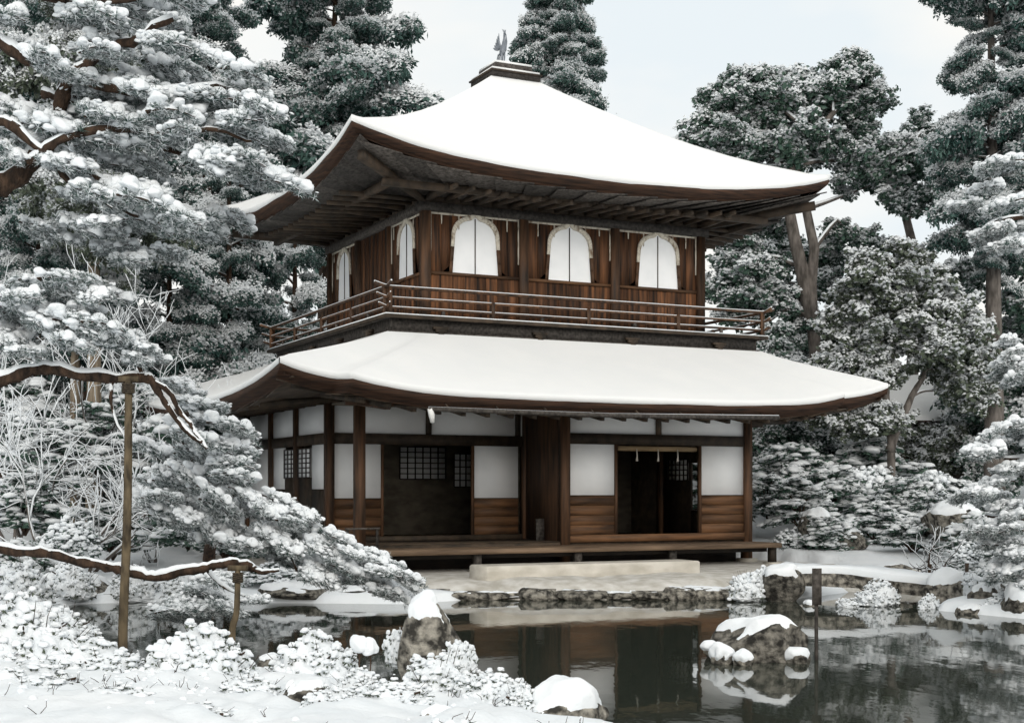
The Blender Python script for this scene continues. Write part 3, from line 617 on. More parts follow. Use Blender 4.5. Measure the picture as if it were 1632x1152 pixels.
# ------------------------------------------------------------------ rocks
def rock(name, label, pos, size, seed, rz=0, cap=.05, c0=.15, sub=4, flat_top=False, group=None, cat='rock'):
    V, T = ICO[sub]; r_ = np.random.default_rng(seed)
    N = r_.normal(size=(16, 3)); N /= np.linalg.norm(N, axis=1)[:, None]; D = r_.uniform(.78, 1.05, 16)
    if flat_top: N = np.vstack([N, (0.05, -.08, 1)]); D = np.append(D, .62)
    dot = np.clip(V @ N.T, 1e-3, None); rad = np.minimum((D / dot).min(1), 1.12) * (1 + .05 * snoise(V, 5, seed, 3))
    th = thing(name, label, cat, pos, rz, group); S = np.array(size)
    MB().add(V * rad[:, None] * S, T).build('stone', 'rock', th, smooth=True)
    if cap:
        P = V * rad[:, None]; h = P[:, 2] + .34 * snoise(V, 5.5, seed + 50, 4)
        k = sstep(c0, c0 + .42, h); Q = P * S; nrm = V / S; nrm /= np.linalg.norm(nrm, axis=1)[:, None]
        puff = cap * (.7 + .45 * snoise(Q, 9, seed + 7, 3))
        Q = Q + nrm * (k * puff - .012)[:, None]; Q[:, 2] += k * puff * .5
        MB().add(Q, T).build('snow_cap', 'snow', th, smooth=True)
    return th
def on_ground(x, y, dz=0): return (x, y, float(gz(np.array([x]), np.array([y]))[0]) + dz)
rock('island_rock', 'broad mottled rock with a snow top rising alone from the pond', (2.27, 12.75, .03), (.50, .36, .36), 3, .2, .035, .5, 4)
for i, (x, y, z, s_, lb_) in enumerate(((1.86, 12.35, .05, .10, 'snow-capped small stone left of the island rock in the pond'), (2.02, 12.25, .03, .085, 'second small snow-topped stone close before the island rock'), (2.52, 12.42, .03, .11, 'snowy stone at the foot of the stake beside the island rock'), (1.78, 12.6, .08, .055, 'tiny round snowy stone farthest left of the island rock'))):
    rock('pond_stone', lb_, (x, y, z), (s_, s_ * .9, s_ * .9), 60 + i, i, .05, -.1, 3, group='small stones round the island rock')
rock('standing_rock', 'tall pointed grey rock standing at the near pond edge with snow on top', (-.62, 10.55, .20), (.235, .2, .47), 11, .5, .045, .6, 4)
shore = [(640, 955, 36, 13), (690, 954, 34, 14), (745, 952, 40, 14), (795, 950, 45, 15), (862, 950, 38, 17), (925, 953, 40, 12), (985, 951, 42, 14), (1040, 949, 34, 15), (1085, 948, 38, 17), (1130, 950, 45, 17), (1168, 948, 30, 18)]
txt = ['leftmost', 'second', 'third', 'fourth', 'fifth', 'sixth', 'seventh', 'eighth', 'ninth', 'tenth', 'eleventh']
for i, (u, v, w_, h_) in enumerate(shore):
    p = at(u, v, 19.72); k = 19.72 / F
    rock('shore_rock', f'{txt[i]} low rock from the left along the waterline below the stone step', (p[0], p[1] + .10 * math.sin(i * 2.3), .05), (w_ * k * (.95 + .4 * math.sin(i * 3.1)), .26 + .05 * math.sin(i * 2.2), h_ * k * (.78 + .3 * math.sin(i * 1.7)) + .015), 100 + i, .1 * math.sin(i * 5), .015 if i % 3 else .03, .42, 4, True, group='rocks along the waterline below the stone step')
for i, (u, v, Y_, w_, h_, lb_, cp) in enumerate((
        (1248, 935, 19.4, 30, 33, 'upright squarish rock carrying the left end of the stone bridge', .05), (1512, 950, 18.6, 42, 34, 'big block-shaped rock carrying the right end of the stone bridge', .05),
        (1575, 958, 17.9, 34, 32, 'rounded rock right of the bridge rock at the water edge', .05), (1545, 980, 17.4, 24, 18, 'small dark rock low at the water edge under the bridge rock', .03),
        (1628, 972, 17.1, 46, 32, 'dark rock at the right picture edge by the water', .06), (1290, 968, 18.6, 16, 10, 'small wet rock at the water beside the left bridge support', .04),
        (1300, 842, 26, 30, 26, 'brownish rock on the snowy slope right of the pavilion', .05), (1345, 860, 25.6, 40, 20, 'long grey rock low on the snowy slope right of the pavilion', .06),
        (1520, 830, 24.2, 48, 22, 'long flat-topped rock behind the small bare tree', .07), (1500, 842, 24.8, 24, 26, 'dark rock left of the flat-topped rock behind the bare tree', .05),
        (1430, 905, 22.2, 20, 6, 'small dark stepping stone in the snow beyond the bridge', .015),
        (490, 1112, 8.7, 46, 24, 'dark flat rock poking from the foreground snow', .03), (700, 1145, 8.3, 34, 18, 'dark rock at the bottom edge under the snowy shrubs', .03),
        (905, 1136, 8.75, 64, 26, 'large snow-capped rock at the bottom edge jutting into the pond', .09), (432, 1058, 11.2, 22, 12, 'small flat rock at the near water edge left of the sprouting twigs', .03),
        (250, 1062, 10.9, 24, 16, 'small dark rock at the near water edge beside the pole', .03),
        (140, 945, 19.4, 46, 24, 'large brownish rock on the far shore at left behind the low branch', .04), (80, 945, 18.9, 30, 26, 'dark shore rock at the left picture edge behind the low branch', .05), (470, 944, 19.4, 70, 13, 'long low rock on the far shore left of the terrace', .05), (560, 948, 19.5, 50, 12, 'low flat shore rock half hidden by the drooping pine', .04))):
    p = at(u, v, Y_); k = Y_ / F
    rock('garden_rock', lb_, tuple(p), (w_ * k * 1.05, w_ * k * .8, h_ * k * 1.1), 200 + i, .3 * i, cp, .38, 4 if Y_ < 12 else 3)
# stone slab bridge
bm_ = MB(); n_ = 16
a_, b_ = at(1236, 908, 19.6), at(1492, 928, 18.8); d_ = (b_ - a_); d_ /= np.linalg.norm(d_); sd_ = np.array([-d_[1], d_[0], 0])
def slab_grid(o0, o1, z0, z1, seed, noise):
    R = []
    for i in range(n_ + 1):
        c_ = a_ + (b_ - a_) * i / n_; c_ = c_ + np.array([0, 0, .04 * math.sin(PI * i / n_)])
        ring_ = [c_ + sd_ * o0 + (0, 0, z0), c_ + sd_ * o0 + (0, 0, z1 - .02), c_ + sd_ * (o0 + .02) + (0, 0, z1), c_ + sd_ * (o1 - .02) + (0, 0, z1), c_ + sd_ * o1 + (0, 0, z1 - .02), c_ + sd_ * o1 + (0, 0, z0), c_ + sd_ * o0 + (0, 0, z0)]
        R.append(ring_)
    R = np.array(R); q = R.reshape(-1, 3); q += noise * snoise(q, 6, seed)[:, None] * np.array([.6, .6, 1]); R = q.reshape(R.shape); R[:, -1] = R[:, 0]
    mb = MB().grid(R); 
    for e_ in (R[0], R[-1]): mb.add(e_[:6], [(0, i, i + 1) for i in range(1, 5)])
    return mb
br = thing('stone_bridge', 'flat stone slab bridge with snow on top over the narrow pond inlet', 'bridge', (0, 0, 0))
slab_grid(-.1, .75, -.20, 0, 1, .015).build('slab', 'rock', br); slab_grid(-.11, .74, -.03, .07, 2, .02).build('snow_cover', 'snow', br, smooth=True)

# ------------------------------------------------------------------ foliage templates
def leaf_cluster(seed, nl=8, ns=5, ll=.55, lw=.2, droop=.5, snow_up=.06, spread=.5):
    r_ = np.random.default_rng(seed); V = []; T = []; mm = []
    def quad(c, d, wv, m_):
        k = len(V); V.extend([c - wv * .5, c + d * .5 - wv, c + d, c + d * .5 + wv]); T.extend([(k, k + 1, k + 2), (k, k + 2, k + 3)]); mm.extend([m_, m_])
    for i in range(nl):
        a = r_.uniform(0, 2 * PI); el = r_.uniform(-.9, .5) - droop * .3
        d = np.array([math.cos(a) * math.cos(el), math.sin(a) * math.cos(el), math.sin(el)]) * ll * r_.uniform(.7, 1.2)
        wv = np.cross(d, r_.normal(size=3)); wv *= lw / (np.linalg.norm(wv) + 1e-9)
        quad(r_.normal(size=3) * spread * .35, d, wv, 0)
    for i in range(ns):
        a = r_.uniform(0, 2 * PI); el = r_.uniform(-.85, .3)
        d = np.array([math.cos(a) * math.cos(el), math.sin(a) * math.cos(el), math.sin(el)]) * ll * r_.uniform(.6, 1.0)
        c = r_.normal(size=3) * spread * .42 + np.array([0, 0, snow_up + .06]) + d * .35; hx = np.array([math.cos(a), math.sin(a), math.sin(el) * .7]) * ll * r_.uniform(.32, .52); hy = np.array([-math.sin(a), math.cos(a), 0]) * lw * r_.uniform(.7, 1.2)
        k = len(V); V.extend([c + hx, c + hy, c - hx * .8, c - hy, c + np.array([r_.normal() * .04, r_.normal() * .04, lw * r_.uniform(.7, 1.15)])])   # a small cushion of snow on the leaves
        T.extend([(k, k + 1, k + 4), (k + 1, k + 2, k + 4), (k + 2, k + 3, k + 4), (k + 3, k, k + 4)]); mm.extend([1] * 4)
    return np.array(V), np.array(T), np.array(mm)
BROAD_D = [leaf_cluster(50 + i, 7, 3) for i in range(4)]
BROAD = [leaf_cluster(i, 5, 10, lw=.2) for i in range(5)]
BROAD_S = [leaf_cluster(10 + i, 4, 10, lw=.22) for i in range(5)]
CEDAR_D = [leaf_cluster(55 + i, 7, 3, .6, .13, .9) for i in range(4)]
CEDAR = [leaf_cluster(30 + i, 5, 10, .5, .17, .8) for i in range(5)]
CEDAR_S = [leaf_cluster(35 + i, 4, 10, .5, .19, .7) for i in range(5)]
def snow_puff(seed):     # snow lump with dark leaf tips beneath it
    V, T, mm = leaf_cluster(seed, 7, 0, .75, .16, .8); L_ = lump_tmpl(1, seed, .8, .34, 1); k = len(V)
    return np.vstack([V * [1, 1, 1] - [0, 0, .12], L_[0] * .62 + [0, 0, .12]]), np.vstack([T, L_[1] + k]), np.concatenate([mm, L_[2]])
PUFF = [snow_puff(70 + i) for i in range(5)]
def tuft(seed, nn=30, ln=1.0):
    # spray of pine needles, thin blades, opening outward and up
    r_ = np.random.default_rng(seed); V = []; T = []
    for i in range(nn):
        a = r_.uniform(0, 2 * PI); el = r_.uniform(-.35, 1.2); d = np.array([math.cos(a) * math.cos(el), math.sin(a) * math.cos(el), math.sin(el)]) * ln * r_.uniform(.7, 1.1)
        wv = np.cross(d, r_.normal(size=3)); wv *= .045 / (np.linalg.norm(wv) + 1e-9); k = len(V)
        V += [-wv, wv, d]; T.append((k, k + 1, k + 2))
    V = np.array(V); T = np.array(T); return V, T, (r_.uniform(0, 1, len(T)) < .55).astype(int)
TUFT = [tuft(90 + i) for i in range(4)]
def spread_pick(mb, tmpls, pos, sc, yaw=None, tilt=None):
    k = rng.integers(0, len(tmpls), len(pos)); yaw = rng.uniform(0, 6.28, len(pos)) if yaw is None else yaw
    for j in range(len(tmpls)):
        q = k == j
        if q.any(): mb.scatter(tmpls[j], pos[q], yaw[q], sc[q], None if tilt is None else tilt[q])
def ell_pts(c, r, n, shell=.55):
    d = rng.normal(size=(n, 3)); d /= np.linalg.norm(d, axis=1)[:, None]
    rad = shell + (1 - shell) * rng.uniform(0, 1, n) ** .7
    rad *= 1 + .22 * snoise(d * 1.0 + np.array(c) * .7, 4.5, int(abs(c[0] * 31 + c[2] * 17)) % 1000, 3)
    return np.array(c) + d * rad[:, None] * np.array(r)
def curve_pts(ctrl, n):
    C = np.asarray(ctrl, float); k = len(C); t_ = np.linspace(0, k - 1, n); i = np.clip(t_.astype(int), 0, k - 2); f = (t_ - i)[:, None]
    P0, P1, P2, P3 = C[np.clip(i - 1, 0, k - 1)], C[i], C[i + 1], C[np.clip(i + 2, 0, k - 1)]
    return .5 * (2 * P1 + (P2 - P0) * f + (2 * P0 - 5 * P1 + 4 * P2 - P3) * f ** 2 + (3 * P1 - P0 - 3 * P2 + P3) * f ** 3)
def snow_on(mb, pts, rad, n=5):
    P = np.asarray(pts, float).copy(); rad = np.broadcast_to(rad, (len(P),)); P[:, 2] += rad * .75 + .006
    mb.tube(P, rad * .72 + .004, n)

# shared meshes: leafy tuft, conifer bough, needle pad and shrub dome; every copy in a tree is an object of its own
def clump_mesh(seed, dark, snowy, leaf, per=72, size=.5, flat=.8):
    mb = MB(); Q = []
    for t_ in range(9):                                   # twigs of unequal length with leaves along each
        a = t_ * 2.4 + rng.uniform(-.6, .6); el = rng.uniform(-.55, 1.0); L_ = rng.uniform(.5, 1.3) * (.8 if el > .6 else 1)
        e_ = np.array([math.cos(a) * math.cos(el), math.sin(a) * math.cos(el), math.sin(el) * .8 - .12]) * L_; p = curve_pts([(0, 0, -.12), e_ * .5 + rng.normal(size=3) * .06, e_], 5); mb.tube(p, np.linspace(.03, .008, 5), 3, 2)
        i_ = rng.uniform(1.0, 4.15, per // 9); Q.append(np.stack([np.interp(i_, range(5), p[:, j]) for j in range(3)], -1) + rng.normal(size=(per // 9, 3)) * .085)
    P = np.vstack(Q); n_ = len(P); s_ = size * rng.uniform(.55, 1.3, n_); up = rng.uniform(0, 1, n_) < np.where(P[:, 2] > -.05, .78, .42)
    spread_pick(mb, snowy, P[up], s_[up]); spread_pick(mb, dark, P[~up], s_[~up])
    return mb.mesh('leaf_clump', [leaf, 'leaf_snow', 'bark_grey'])
_clumps = {}
def clumps(kind, leaf):
    if (kind, leaf) not in _clumps: _clumps[kind, leaf] = [clump_mesh(i, BROAD_D, {'n': BROAD, 's': BROAD_S, 'x': BROAD_S + PUFF[:3]}[kind], leaf) for i in range(6)]
    return _clumps[kind, leaf]
def bough_mesh(snowy, leaf, bark, n=460, size=.115):
    # one conifer bough of unit length along +x: wood, flat drooping sprays, snow along the top
    mb = MB(); p = curve_pts([(0, 0, 0), (.5, 0, .07), (1, 0, -.10)], 7); mb.tube(p, np.linspace(.022, .006, 7), 5, 2); q0 = p.copy(); q0[:, 2] += .014; mb.tube(q0, np.linspace(.015, .006, 7), 4, 1)
    side = []
    for k in range(9):
        f = .22 + .78 * k / 9; b0 = np.array([np.interp(f * 6, range(7), p[:, j]) for j in range(3)]); sg_ = 1 if k % 2 else -1; ln = .42 * (1.15 - f) + .10
        e = b0 + np.array([ln * .55, sg_ * ln * .85, -.25 * ln]); side.append((b0, e)); mb.tube(curve_pts([b0, (b0 + e) / 2 + (0, 0, .02), e], 4), [.008, .007, .006, .004], 3, 2)
    seg = side + [(p[2], p[6])] * 3; i = rng.integers(0, len(seg), n); f = rng.uniform(.1, 1.08, n)[:, None]; a = np.array([seg[j][0] for j in i]); b_ = np.array([seg[j][1] for j in i])
    q = a + (b_ - a) * f; dz_ = rng.normal(size=n) * .04; q += rng.normal(size=(n, 3)) * np.array([.03, .03, 0]); q[:, 2] += dz_ - abs(rng.normal(size=n)) * .03
    up = dz_ + rng.normal(size=n) * .035 > -.015; s_ = size * rng.uniform(.6, 1.25, n)
    spread_pick(mb, snowy, q[up], s_[up]); spread_pick(mb, CEDAR_D, q[~up], s_[~up])
    return mb.mesh('bough', [leaf, 'leaf_snow', bark])
_boughs = {}
def boughs(kind, leaf, bark):
    if (kind, leaf, bark) not in _boughs: _boughs[kind, leaf, bark] = [bough_mesh(CEDAR if kind == 'n' else CEDAR_S, leaf, bark) for i in range(5)]
    return _boughs[kind, leaf, bark]
def pad_mesh(heavy):
    # needle pad about half a metre long, pointing along +x
    mb = MB(); L_, wd = .5, .46; pos = []
    for k in range(9):
        f = (k - 4) / 4; tip = np.array([L_ * (.62 - .25 * f * f), wd * .5 * f, rng.normal() * .025]); root = np.array([-L_ * .45, 0, 0]); md = (root + tip) / 2 + (0, wd * .12 * f, .03)
        p = curve_pts([root, md, tip], 6); mb.tube(p, np.linspace(.011, .004, 6), 4, 2); p2 = p.copy(); p2[:, 2] += .010; mb.tube(p2, np.linspace(.009, .006, 6), 4, 1)
        i = rng.uniform(.9, 5, 15); q = np.stack([np.interp(i, range(6), p[:, j]) for j in range(3)], -1); q += rng.normal(size=q.shape) * np.array([.035, .035, .018]); pos.append(q)
    pos = np.vstack(pos); m_ = len(pos)
    spread_pick(mb, TUFT, pos + (0, 0, -.012), rng.uniform(.06, .105, m_), tilt=rng.uniform(-1.1, 1.1, m_))
    q = rng.uniform(0, 1, m_) < .8; L0 = [(a, b, c + 1) for a, b, c in LUMP0]; L1_ = [(a, b, c + 1) for a, b, c in LUMP1]; L2_ = [(a, b, c + 1) for a, b, c in LUMP2]
    spread_pick(mb, L0, pos[q] + rng.normal(size=(q.sum(), 3)) * .022 + (0, 0, .03), rng.uniform(.012, .038, q.sum())[:, None] * np.array([1.3, 1.2, .85]), tilt=rng.uniform(-.6, .6, q.sum()))
    nl = 20 if heavy else 15; f = rng.uniform(-.4, .64, nl); g_ = rng.uniform(-.5, .5, nl) * (1.0 - .5 * abs(f)); lp = np.stack([f * L_, g_ * wd, .045 + rng.normal(size=nl) * .02 + .02 * (1 - abs(f))], -1)
    s_ = (.03 + .055 * rng.uniform(0, 1, nl) ** 1.5) if heavy else (.022 + .042 * rng.uniform(0, 1, nl) ** 1.8)
    spread_pick(mb, L2_ if heavy else L1_, lp, s_[:, None] * np.array([1.15, .95, .95]), tilt=rng.uniform(-.3, .3, nl))
    me = mb.mesh('needle_pad', ['needle', 'snow', 'bark']); sm = np.zeros(len(me.polygons), bool); mi = np.zeros(len(me.polygons), np.int32); me.polygons.foreach_get('material_index', mi); me.polygons.foreach_set('use_smooth', mi == 1); return me
PADS = {True: [pad_mesh(True) for i in range(7)], False: [pad_mesh(False) for i in range(7)]}
def broadleaf(name, label, base, blobs, n, size, bark='bark_grey', leaf='leaf', tm='n', group=None, trunk_r=.2, forks=None, limb_n=14, cat='tree'):
    th = thing(name, label, cat, tuple(base), 0, group); b0 = np.array(base, float)
    tw = MB(); sw = MB()
    stems = forks or [[(0, 0, 0), (0.1, 0, blobs[0][2] * .5), (blobs[0][0] * .8, blobs[0][1] * .8, blobs[0][2])]]
    SP = []
    for st_ in stems:
        p = curve_pts(st_, 10); p[1:-1, :2] += rng.normal(size=(8, 2)) * trunk_r * .25
        rr_ = np.linspace(trunk_r, trunk_r * .35, 10); tw.tube(p, rr_, 8); SP.append(p)
    SPa = np.vstack(SP); limbs = MB(); total = sum(b_[3] * b_[5] for b_ in blobs)
    for bl_ in blobs:
        c_ = np.array(bl_[:3]); r_ = np.array(bl_[3:6])
        for k in range(max(2, int(limb_n * bl_[3] * bl_[5] / total))):
            tip = c_ + rng.uniform(-.5, .5, 3) * r_ + (0, .25 * r_[1], 0); j = np.argmin(np.linalg.norm(SPa - tip, axis=1) + np.maximum(0, SPa[:, 2] - tip[2]) * 2); s0 = SPa[j]
            mid_ = (s0 + tip) / 2 + rng.normal(size=3) * .15 * np.linalg.norm(tip - s0) + (0, 0, .1)
            p = curve_pts([s0, mid_, tip], 7); rl = np.linspace(trunk_r * .32, .018, 7); limbs.tube(p, rl, 5); snow_on(sw, p, rl)
        nc = max(3, int(n * bl_[3] * bl_[5] / total)); Cs = ell_pts(c_, r_, nc, .3); ms = clumps(tm, leaf)
        for C_ in Cs: k_ = size * rng.uniform(.75, 1.3); inst(ms[rng.integers(6)], 'leaf_clump', th, C_, (rng.normal() * .15, rng.normal() * .15, rng.uniform(0, 6.28)), (k_, k_, k_ * rng.uniform(.8, 1.15)))
    tw.build('trunk', bark, th, smooth=True); limbs.build('limbs', bark, th, smooth=True, kind='stuff')
    sw.build('limb_snow', 'snow', th, smooth=True, kind='stuff')
    return th
def conifer(name, label, base, h, rad, n, z0=.15, leaf='cedar', bark='bark', lean=(0, 0), tm='n', group=None, trunk_r=.22, top=.25, ragged=.35):
    th = thing(name, label, 'tree', tuple(base), 0, group)
    tp = np.array([(lean[0] * s_ ** 1.5, lean[1] * s_ ** 1.5, h * s_) for s_ in np.linspace(0, 1, 10)])
    MB().tube(tp, np.linspace(trunk_r, .03, 10), 8).build('trunk', bark, th, smooth=True)
    ms = boughs(tm, leaf, bark); si = np.linspace(0, 1, 10)
    for k in range(n):
        s_ = z0 + (1 - z0) * ((k + rng.uniform(0, 1)) / n); L_ = rad * (top + (1 - top) * (1 - s_) ** .75) * rng.uniform(1 - ragged, 1 + ragged * .6) * min(1, .55 + (s_ - z0) * 5)
        if s_ > .93: L_ *= max(.3, (1.02 - s_) / .09)
        k_ = L_ * rng.uniform(.75, 1.2); inst(ms[rng.integers(5)], 'bough', th, (np.interp(s_, si, tp[:, 0]), np.interp(s_, si, tp[:, 1]), h * s_), (rng.normal() * .25, -.35 * (s_ - .45) + rng.normal() * .24, k * 2.4 + rng.uniform(-.7, .7)), (L_, k_, k_ * rng.uniform(.9, 1.4)))
    return th
def bare_tree(name, label, base, h, spread, seed, depth=5, r0=.05, bark='bark_grey', dirs=None, group=None, cat='tree', snow=1.0):
    r_ = np.random.default_rng(seed); th = thing(name, label, cat, tuple(base), 0, group); br_ = MB(); sw = MB(); tr_ = MB()
    def grow(p, d, L_, rad, lv):
        n_ = 5; pts = [p]
        for i in range(n_): d = d + r_.normal(size=3) * .16 + np.array([0, 0, .03]); d /= np.linalg.norm(d); pts.append(pts[-1] + d * L_ / n_)
        pts = np.array(pts); rl = np.linspace(rad, rad * .55, n_ + 1); (tr_ if lv == 0 else br_).tube(pts, rl, 6 if lv < 2 else 4)
        P = pts.copy(); P[:, 2] += rl * .7 + .004; sw.tube(P, (rl * .75 + .005) * snow, 4)
        if lv < depth:
            for k in range((3 if lv < 2 else 2) + (lv == 0)):
                j = r_.integers(2, n_ + 1); nd = d * .7 + r_.normal(size=3) * spread + np.array([0, 0, .12]); nd /= np.linalg.norm(nd); grow(pts[j], nd, L_ * r_.uniform(.55, .85), rl[j] * .7, lv + 1)
    for d in (dirs or [(0, 0, 1)]): grow(np.zeros(3), np.array(d, float) / np.linalg.norm(d), h * .42, r0, 0)
    tr_.build('trunk', bark, th, smooth=True); br_.build('branches', bark, th, smooth=True, kind='stuff'); sw.build('branch_snow', 'snow', th, smooth=True, kind='stuff')
    return th
def dome_mesh(n, size, tm, leaf, core):
    mb = MB(); d = rng.normal(size=(n, 3)); d[:, 2] = abs(d[:, 2]) - .12; d /= np.linalg.norm(d, axis=1)[:, None]; sd_ = int(rng.integers(999))
    k = rng.uniform(.78, 1.05, n) * (1 + .22 * snoise(d, 4, sd_, 3)); spread_pick(mb, tm, d * k[:, None], size * rng.uniform(.5, 1.35, n))
    if core:
        V, T = ICO[4]; q = V * (1 + .22 * snoise(V, 4, sd_, 3) + .16 * abs(snoise(V, 8, sd_ + 1, 2)) + .07 * abs(snoise(V, 19, sd_ + 2, 2)))[:, None] * .86; q[:, 2] = np.where(q[:, 2] < 0, q[:, 2] * .3, q[:, 2]); mb.add(q, T, 1)
        for j in range(26):                        # thin twigs standing out of the snow
            a = d[j] * (.8 if d[j][2] > .2 else .7); e_ = d[j] * rng.uniform(1.05, 1.3) + rng.normal(size=3) * .06 + (0, 0, .08); mb.tube([a, (a + e_) / 2 + rng.normal(size=3) * .02, e_], [.010, .008, .005], 3, 2)
    me = mb.mesh('foliage', [leaf, 'snow', 'bark']); mi = np.zeros(len(me.polygons), np.int32); me.polygons.foreach_get('material_index', mi); me.polygons.foreach_set('use_smooth', mi == 1); return me
def tier_shrub(name, label, pos, r, group=None, n=16, leaf='leaf', kind='x'):
    # spreading evergreen shrub: flat snowy tiers one above the other
    th = thing(name, label, 'shrub', tuple(pos), 0, group); stm = MB(); ms = clumps(kind, leaf)
    for i in range(n):
        f = (i + rng.uniform(0, 1)) / n; a = i * 2.4 + rng.uniform(-.5, .5); rad_ = math.sqrt(max(.05, 1 - f * f)) * rng.uniform(.35, .95)
        p = np.array([math.cos(a) * rad_ * r[0], math.sin(a) * rad_ * r[1], f * r[2] * .9]); k_ = rng.uniform(.42, .62) * r[0] * (1.05 - .3 * f)
        inst(ms[rng.integers(6)], 'leaf_clump', th, p, (rng.normal() * .1, rng.normal() * .1, rng.uniform(0, 6.28)), (k_ * 1.15, k_, k_ * rng.uniform(.45, .7)))
        stm.tube(curve_pts([(0, 0, -.15), (p[0] * .4, p[1] * .4, p[2] * .6), p], 4), [.022, .018, .012, .006], 4)
    stm.build('stems', 'bark', th, kind='stuff'); return th
DOMES = {'puff': [dome_mesh(620, .18, PUFF + BROAD_S, 'leaf', False) for i in range(5)], 'leafy': [dome_mesh(760, .25, BROAD_S, 'leaf', False) for i in range(4)], 'azalea': [dome_mesh(520, .13, PUFF + BROAD_S[:2], 'leaf2', True) for i in range(5)], 'small': [dome_mesh(190, .21, PUFF + BROAD_S[:2], 'leaf2', True) for i in range(4)]}
def bush(name, label, pos, r, kind, group=None, stems=5):
    # rounded shrub: snow lumps and leaf tips over a dome, stems below
    th = thing(name, label, 'shrub', tuple(pos), 0, group); stm = MB()
    for i in range(stems):
        a = rng.uniform(0, 6.28); stm.tube(curve_pts([(0, 0, -.1), (math.cos(a) * r[0] * .3, math.sin(a) * r[1] * .3, r[2] * .4), (math.cos(a) * r[0] * .75, math.sin(a) * r[1] * .75, r[2] * .7)], 5), np.linspace(.016, .006, 5), 4)
    stm.build('stems', 'bark', th, kind='stuff'); ms = DOMES[kind]; inst(ms[rng.integers(len(ms))], 'foliage', th, (0, 0, 0), (0, 0, rng.uniform(0, 6.28) if r[0] < 1.3 * r[1] else rng.uniform(-.3, .3)), r)
    return th
# ---- pine made of limbs that carry flat pads of needles loaded with snow
def pine(name, label, base, limbs, pads, group=None, needles='needle', bark='bark', heavy=True, trunk=None):
    th = thing(name, label, 'tree', tuple(base), 0, group); b0 = np.array(base, float)
    tr_ = MB()
    if trunk is not None:
        p = curve_pts(np.array(trunk[0]) - b0, 14); tr_.tube(p, np.linspace(trunk[1], trunk[2], 14), 10); tr_.build('trunk', bark, th, smooth=True)
    for lm in limbs:
        ctrl, r0, r1 = lm; p = curve_pts(np.array(ctrl) - b0, 6 * (len(ctrl) - 1) + 1); jt = rng.normal(size=(len(p), 3)) * r0 * .35; jt[1:-1] = (jt[:-2] + jt[1:-1] + jt[2:]) / 3; p[1:-1] += jt[1:-1]
        rl = np.linspace(r0, r1, len(p)) * rng.uniform(.78, 1.2, len(p)); lo_ = MB().tube(p, rl, 8).build('limb', bark, th, smooth=True)
        P = p.copy(); P[:, 2] += rl * .62; wv = np.clip(.72 + .5 * snoise(P, 7, 3, 3), .15, 1.15); MB().tube(P, (rl * .86 + .008) * wv, 7).build('limb_snow', 'snow', lo_, smooth=True)
    ms = PADS[heavy]
    for (c_, L_, wd, ang, dr) in pads:
        k_ = L_ / .5; inst(ms[rng.integers(7)], 'needle_pad', th, np.array(c_, float) - b0, (rng.normal() * .18, dr * .55 + rng.normal() * .1, ang), (k_, k_ * wd / L_, k_))
    return th
def pads_on(limb_px, Y, npads, L_=(.4, .65), jit=(26, 22), yj=.5, t0=.2, dr=(.1, .5), ang=None):
    o = []; C = curve_pts(np.array([(u, v, 0) for u, v in limb_px], float), 40)
    for k in range(npads):
        t_ = t0 + (1.03 - t0) * (k + rng.uniform(0, 1)) / npads; i = min(39, max(0, t_ * 39)); u, v = [np.interp(i, range(40), C[:, j]) for j in range(2)]
        p = at(u + rng.normal() * jit[0], v + rng.normal() * jit[1] - 6, Y + rng.uniform(-yj, yj)); l_ = rng.uniform(*L_)
        o.append((p, l_, l_ * rng.uniform(.7, 1.1), rng.uniform(-.7, .9) if ang is None else ang + rng.uniform(-.6, .6), rng.uniform(*dr)))
    return o
def pads_in(poly_px, Y, npads, L_=(.35, .6), yj=.6, ang=0, dr=(.1, .5), aj=.9):
    P = np.array(poly_px, float); o = []
    lo, hi = P.min(0), P.max(0)
    while len(o) < npads:
        q = rng.uniform(lo, hi); ins = False
        for i in range(len(P)):
            a, b_ = P[i], P[(i + 1) % len(P)]
            if (a[1] > q[1]) != (b_[1] > q[1]) and q[0] < (b_[0] - a[0]) * (q[1] - a[1]) / (b_[1] - a[1]) + a[0]: ins = not ins
        if ins: l_ = rng.uniform(*L_); o.append((at(q[0], q[1], Y + rng.uniform(-yj, yj)), l_, l_ * rng.uniform(.7, 1.1), ang + rng.uniform(-aj, aj), rng.uniform(*dr)))
    return o
def pl(seq, Y): return [at(u, v, Y + (dy[0] if dy else 0)) for u, v, *dy in seq]

# ------------------------------------------------------------------ near pines on the left
Y1 = 13.0
L1 = [(-90, 380), (-20, 310), (45, 262), (78, 205), (110, 120), (190, 70), (275, 30)]
L2 = [(-70, 40), (20, 78), (95, 112), (170, 140), (270, 150), (345, 135), (392, 160)]
L3 = [(60, 240), (130, 265), (190, 310), (250, 350), (300, 372)]
L4 = [(70, 150), (150, 180), (250, 230), (350, 262), (445, 282)]
L5 = [(-60, -40), (60, -5), (160, 5), (270, -15)]
L7 = [(45, 262), (120, 215), (230, 205), (330, 210), (400, 225)]
L8 = [(-60, 200), (0, 190), (60, 235), (130, 300), (220, 345)]
base1 = np.array([-6.3, 12.6, gz(np.array([-6.3]), np.array([12.6]))[0]])
P1 = []
for l_, k in ((L1, 9), (L2, 13), (L3, 9), (L4, 14), (L5, 10), (L7, 13), (L8, 9)): P1 += pads_on(l_, Y1, k, (.32, .55), yj=.55, t0=.22)
P1 += pads_in([(0, 0), (270, 0), (300, 110), (390, 150), (380, 240), (450, 290), (420, 330), (300, 400), (200, 420), (80, 330), (120, 200), (60, 110)], Y1 + .8, 56, (.3, .5), .7)
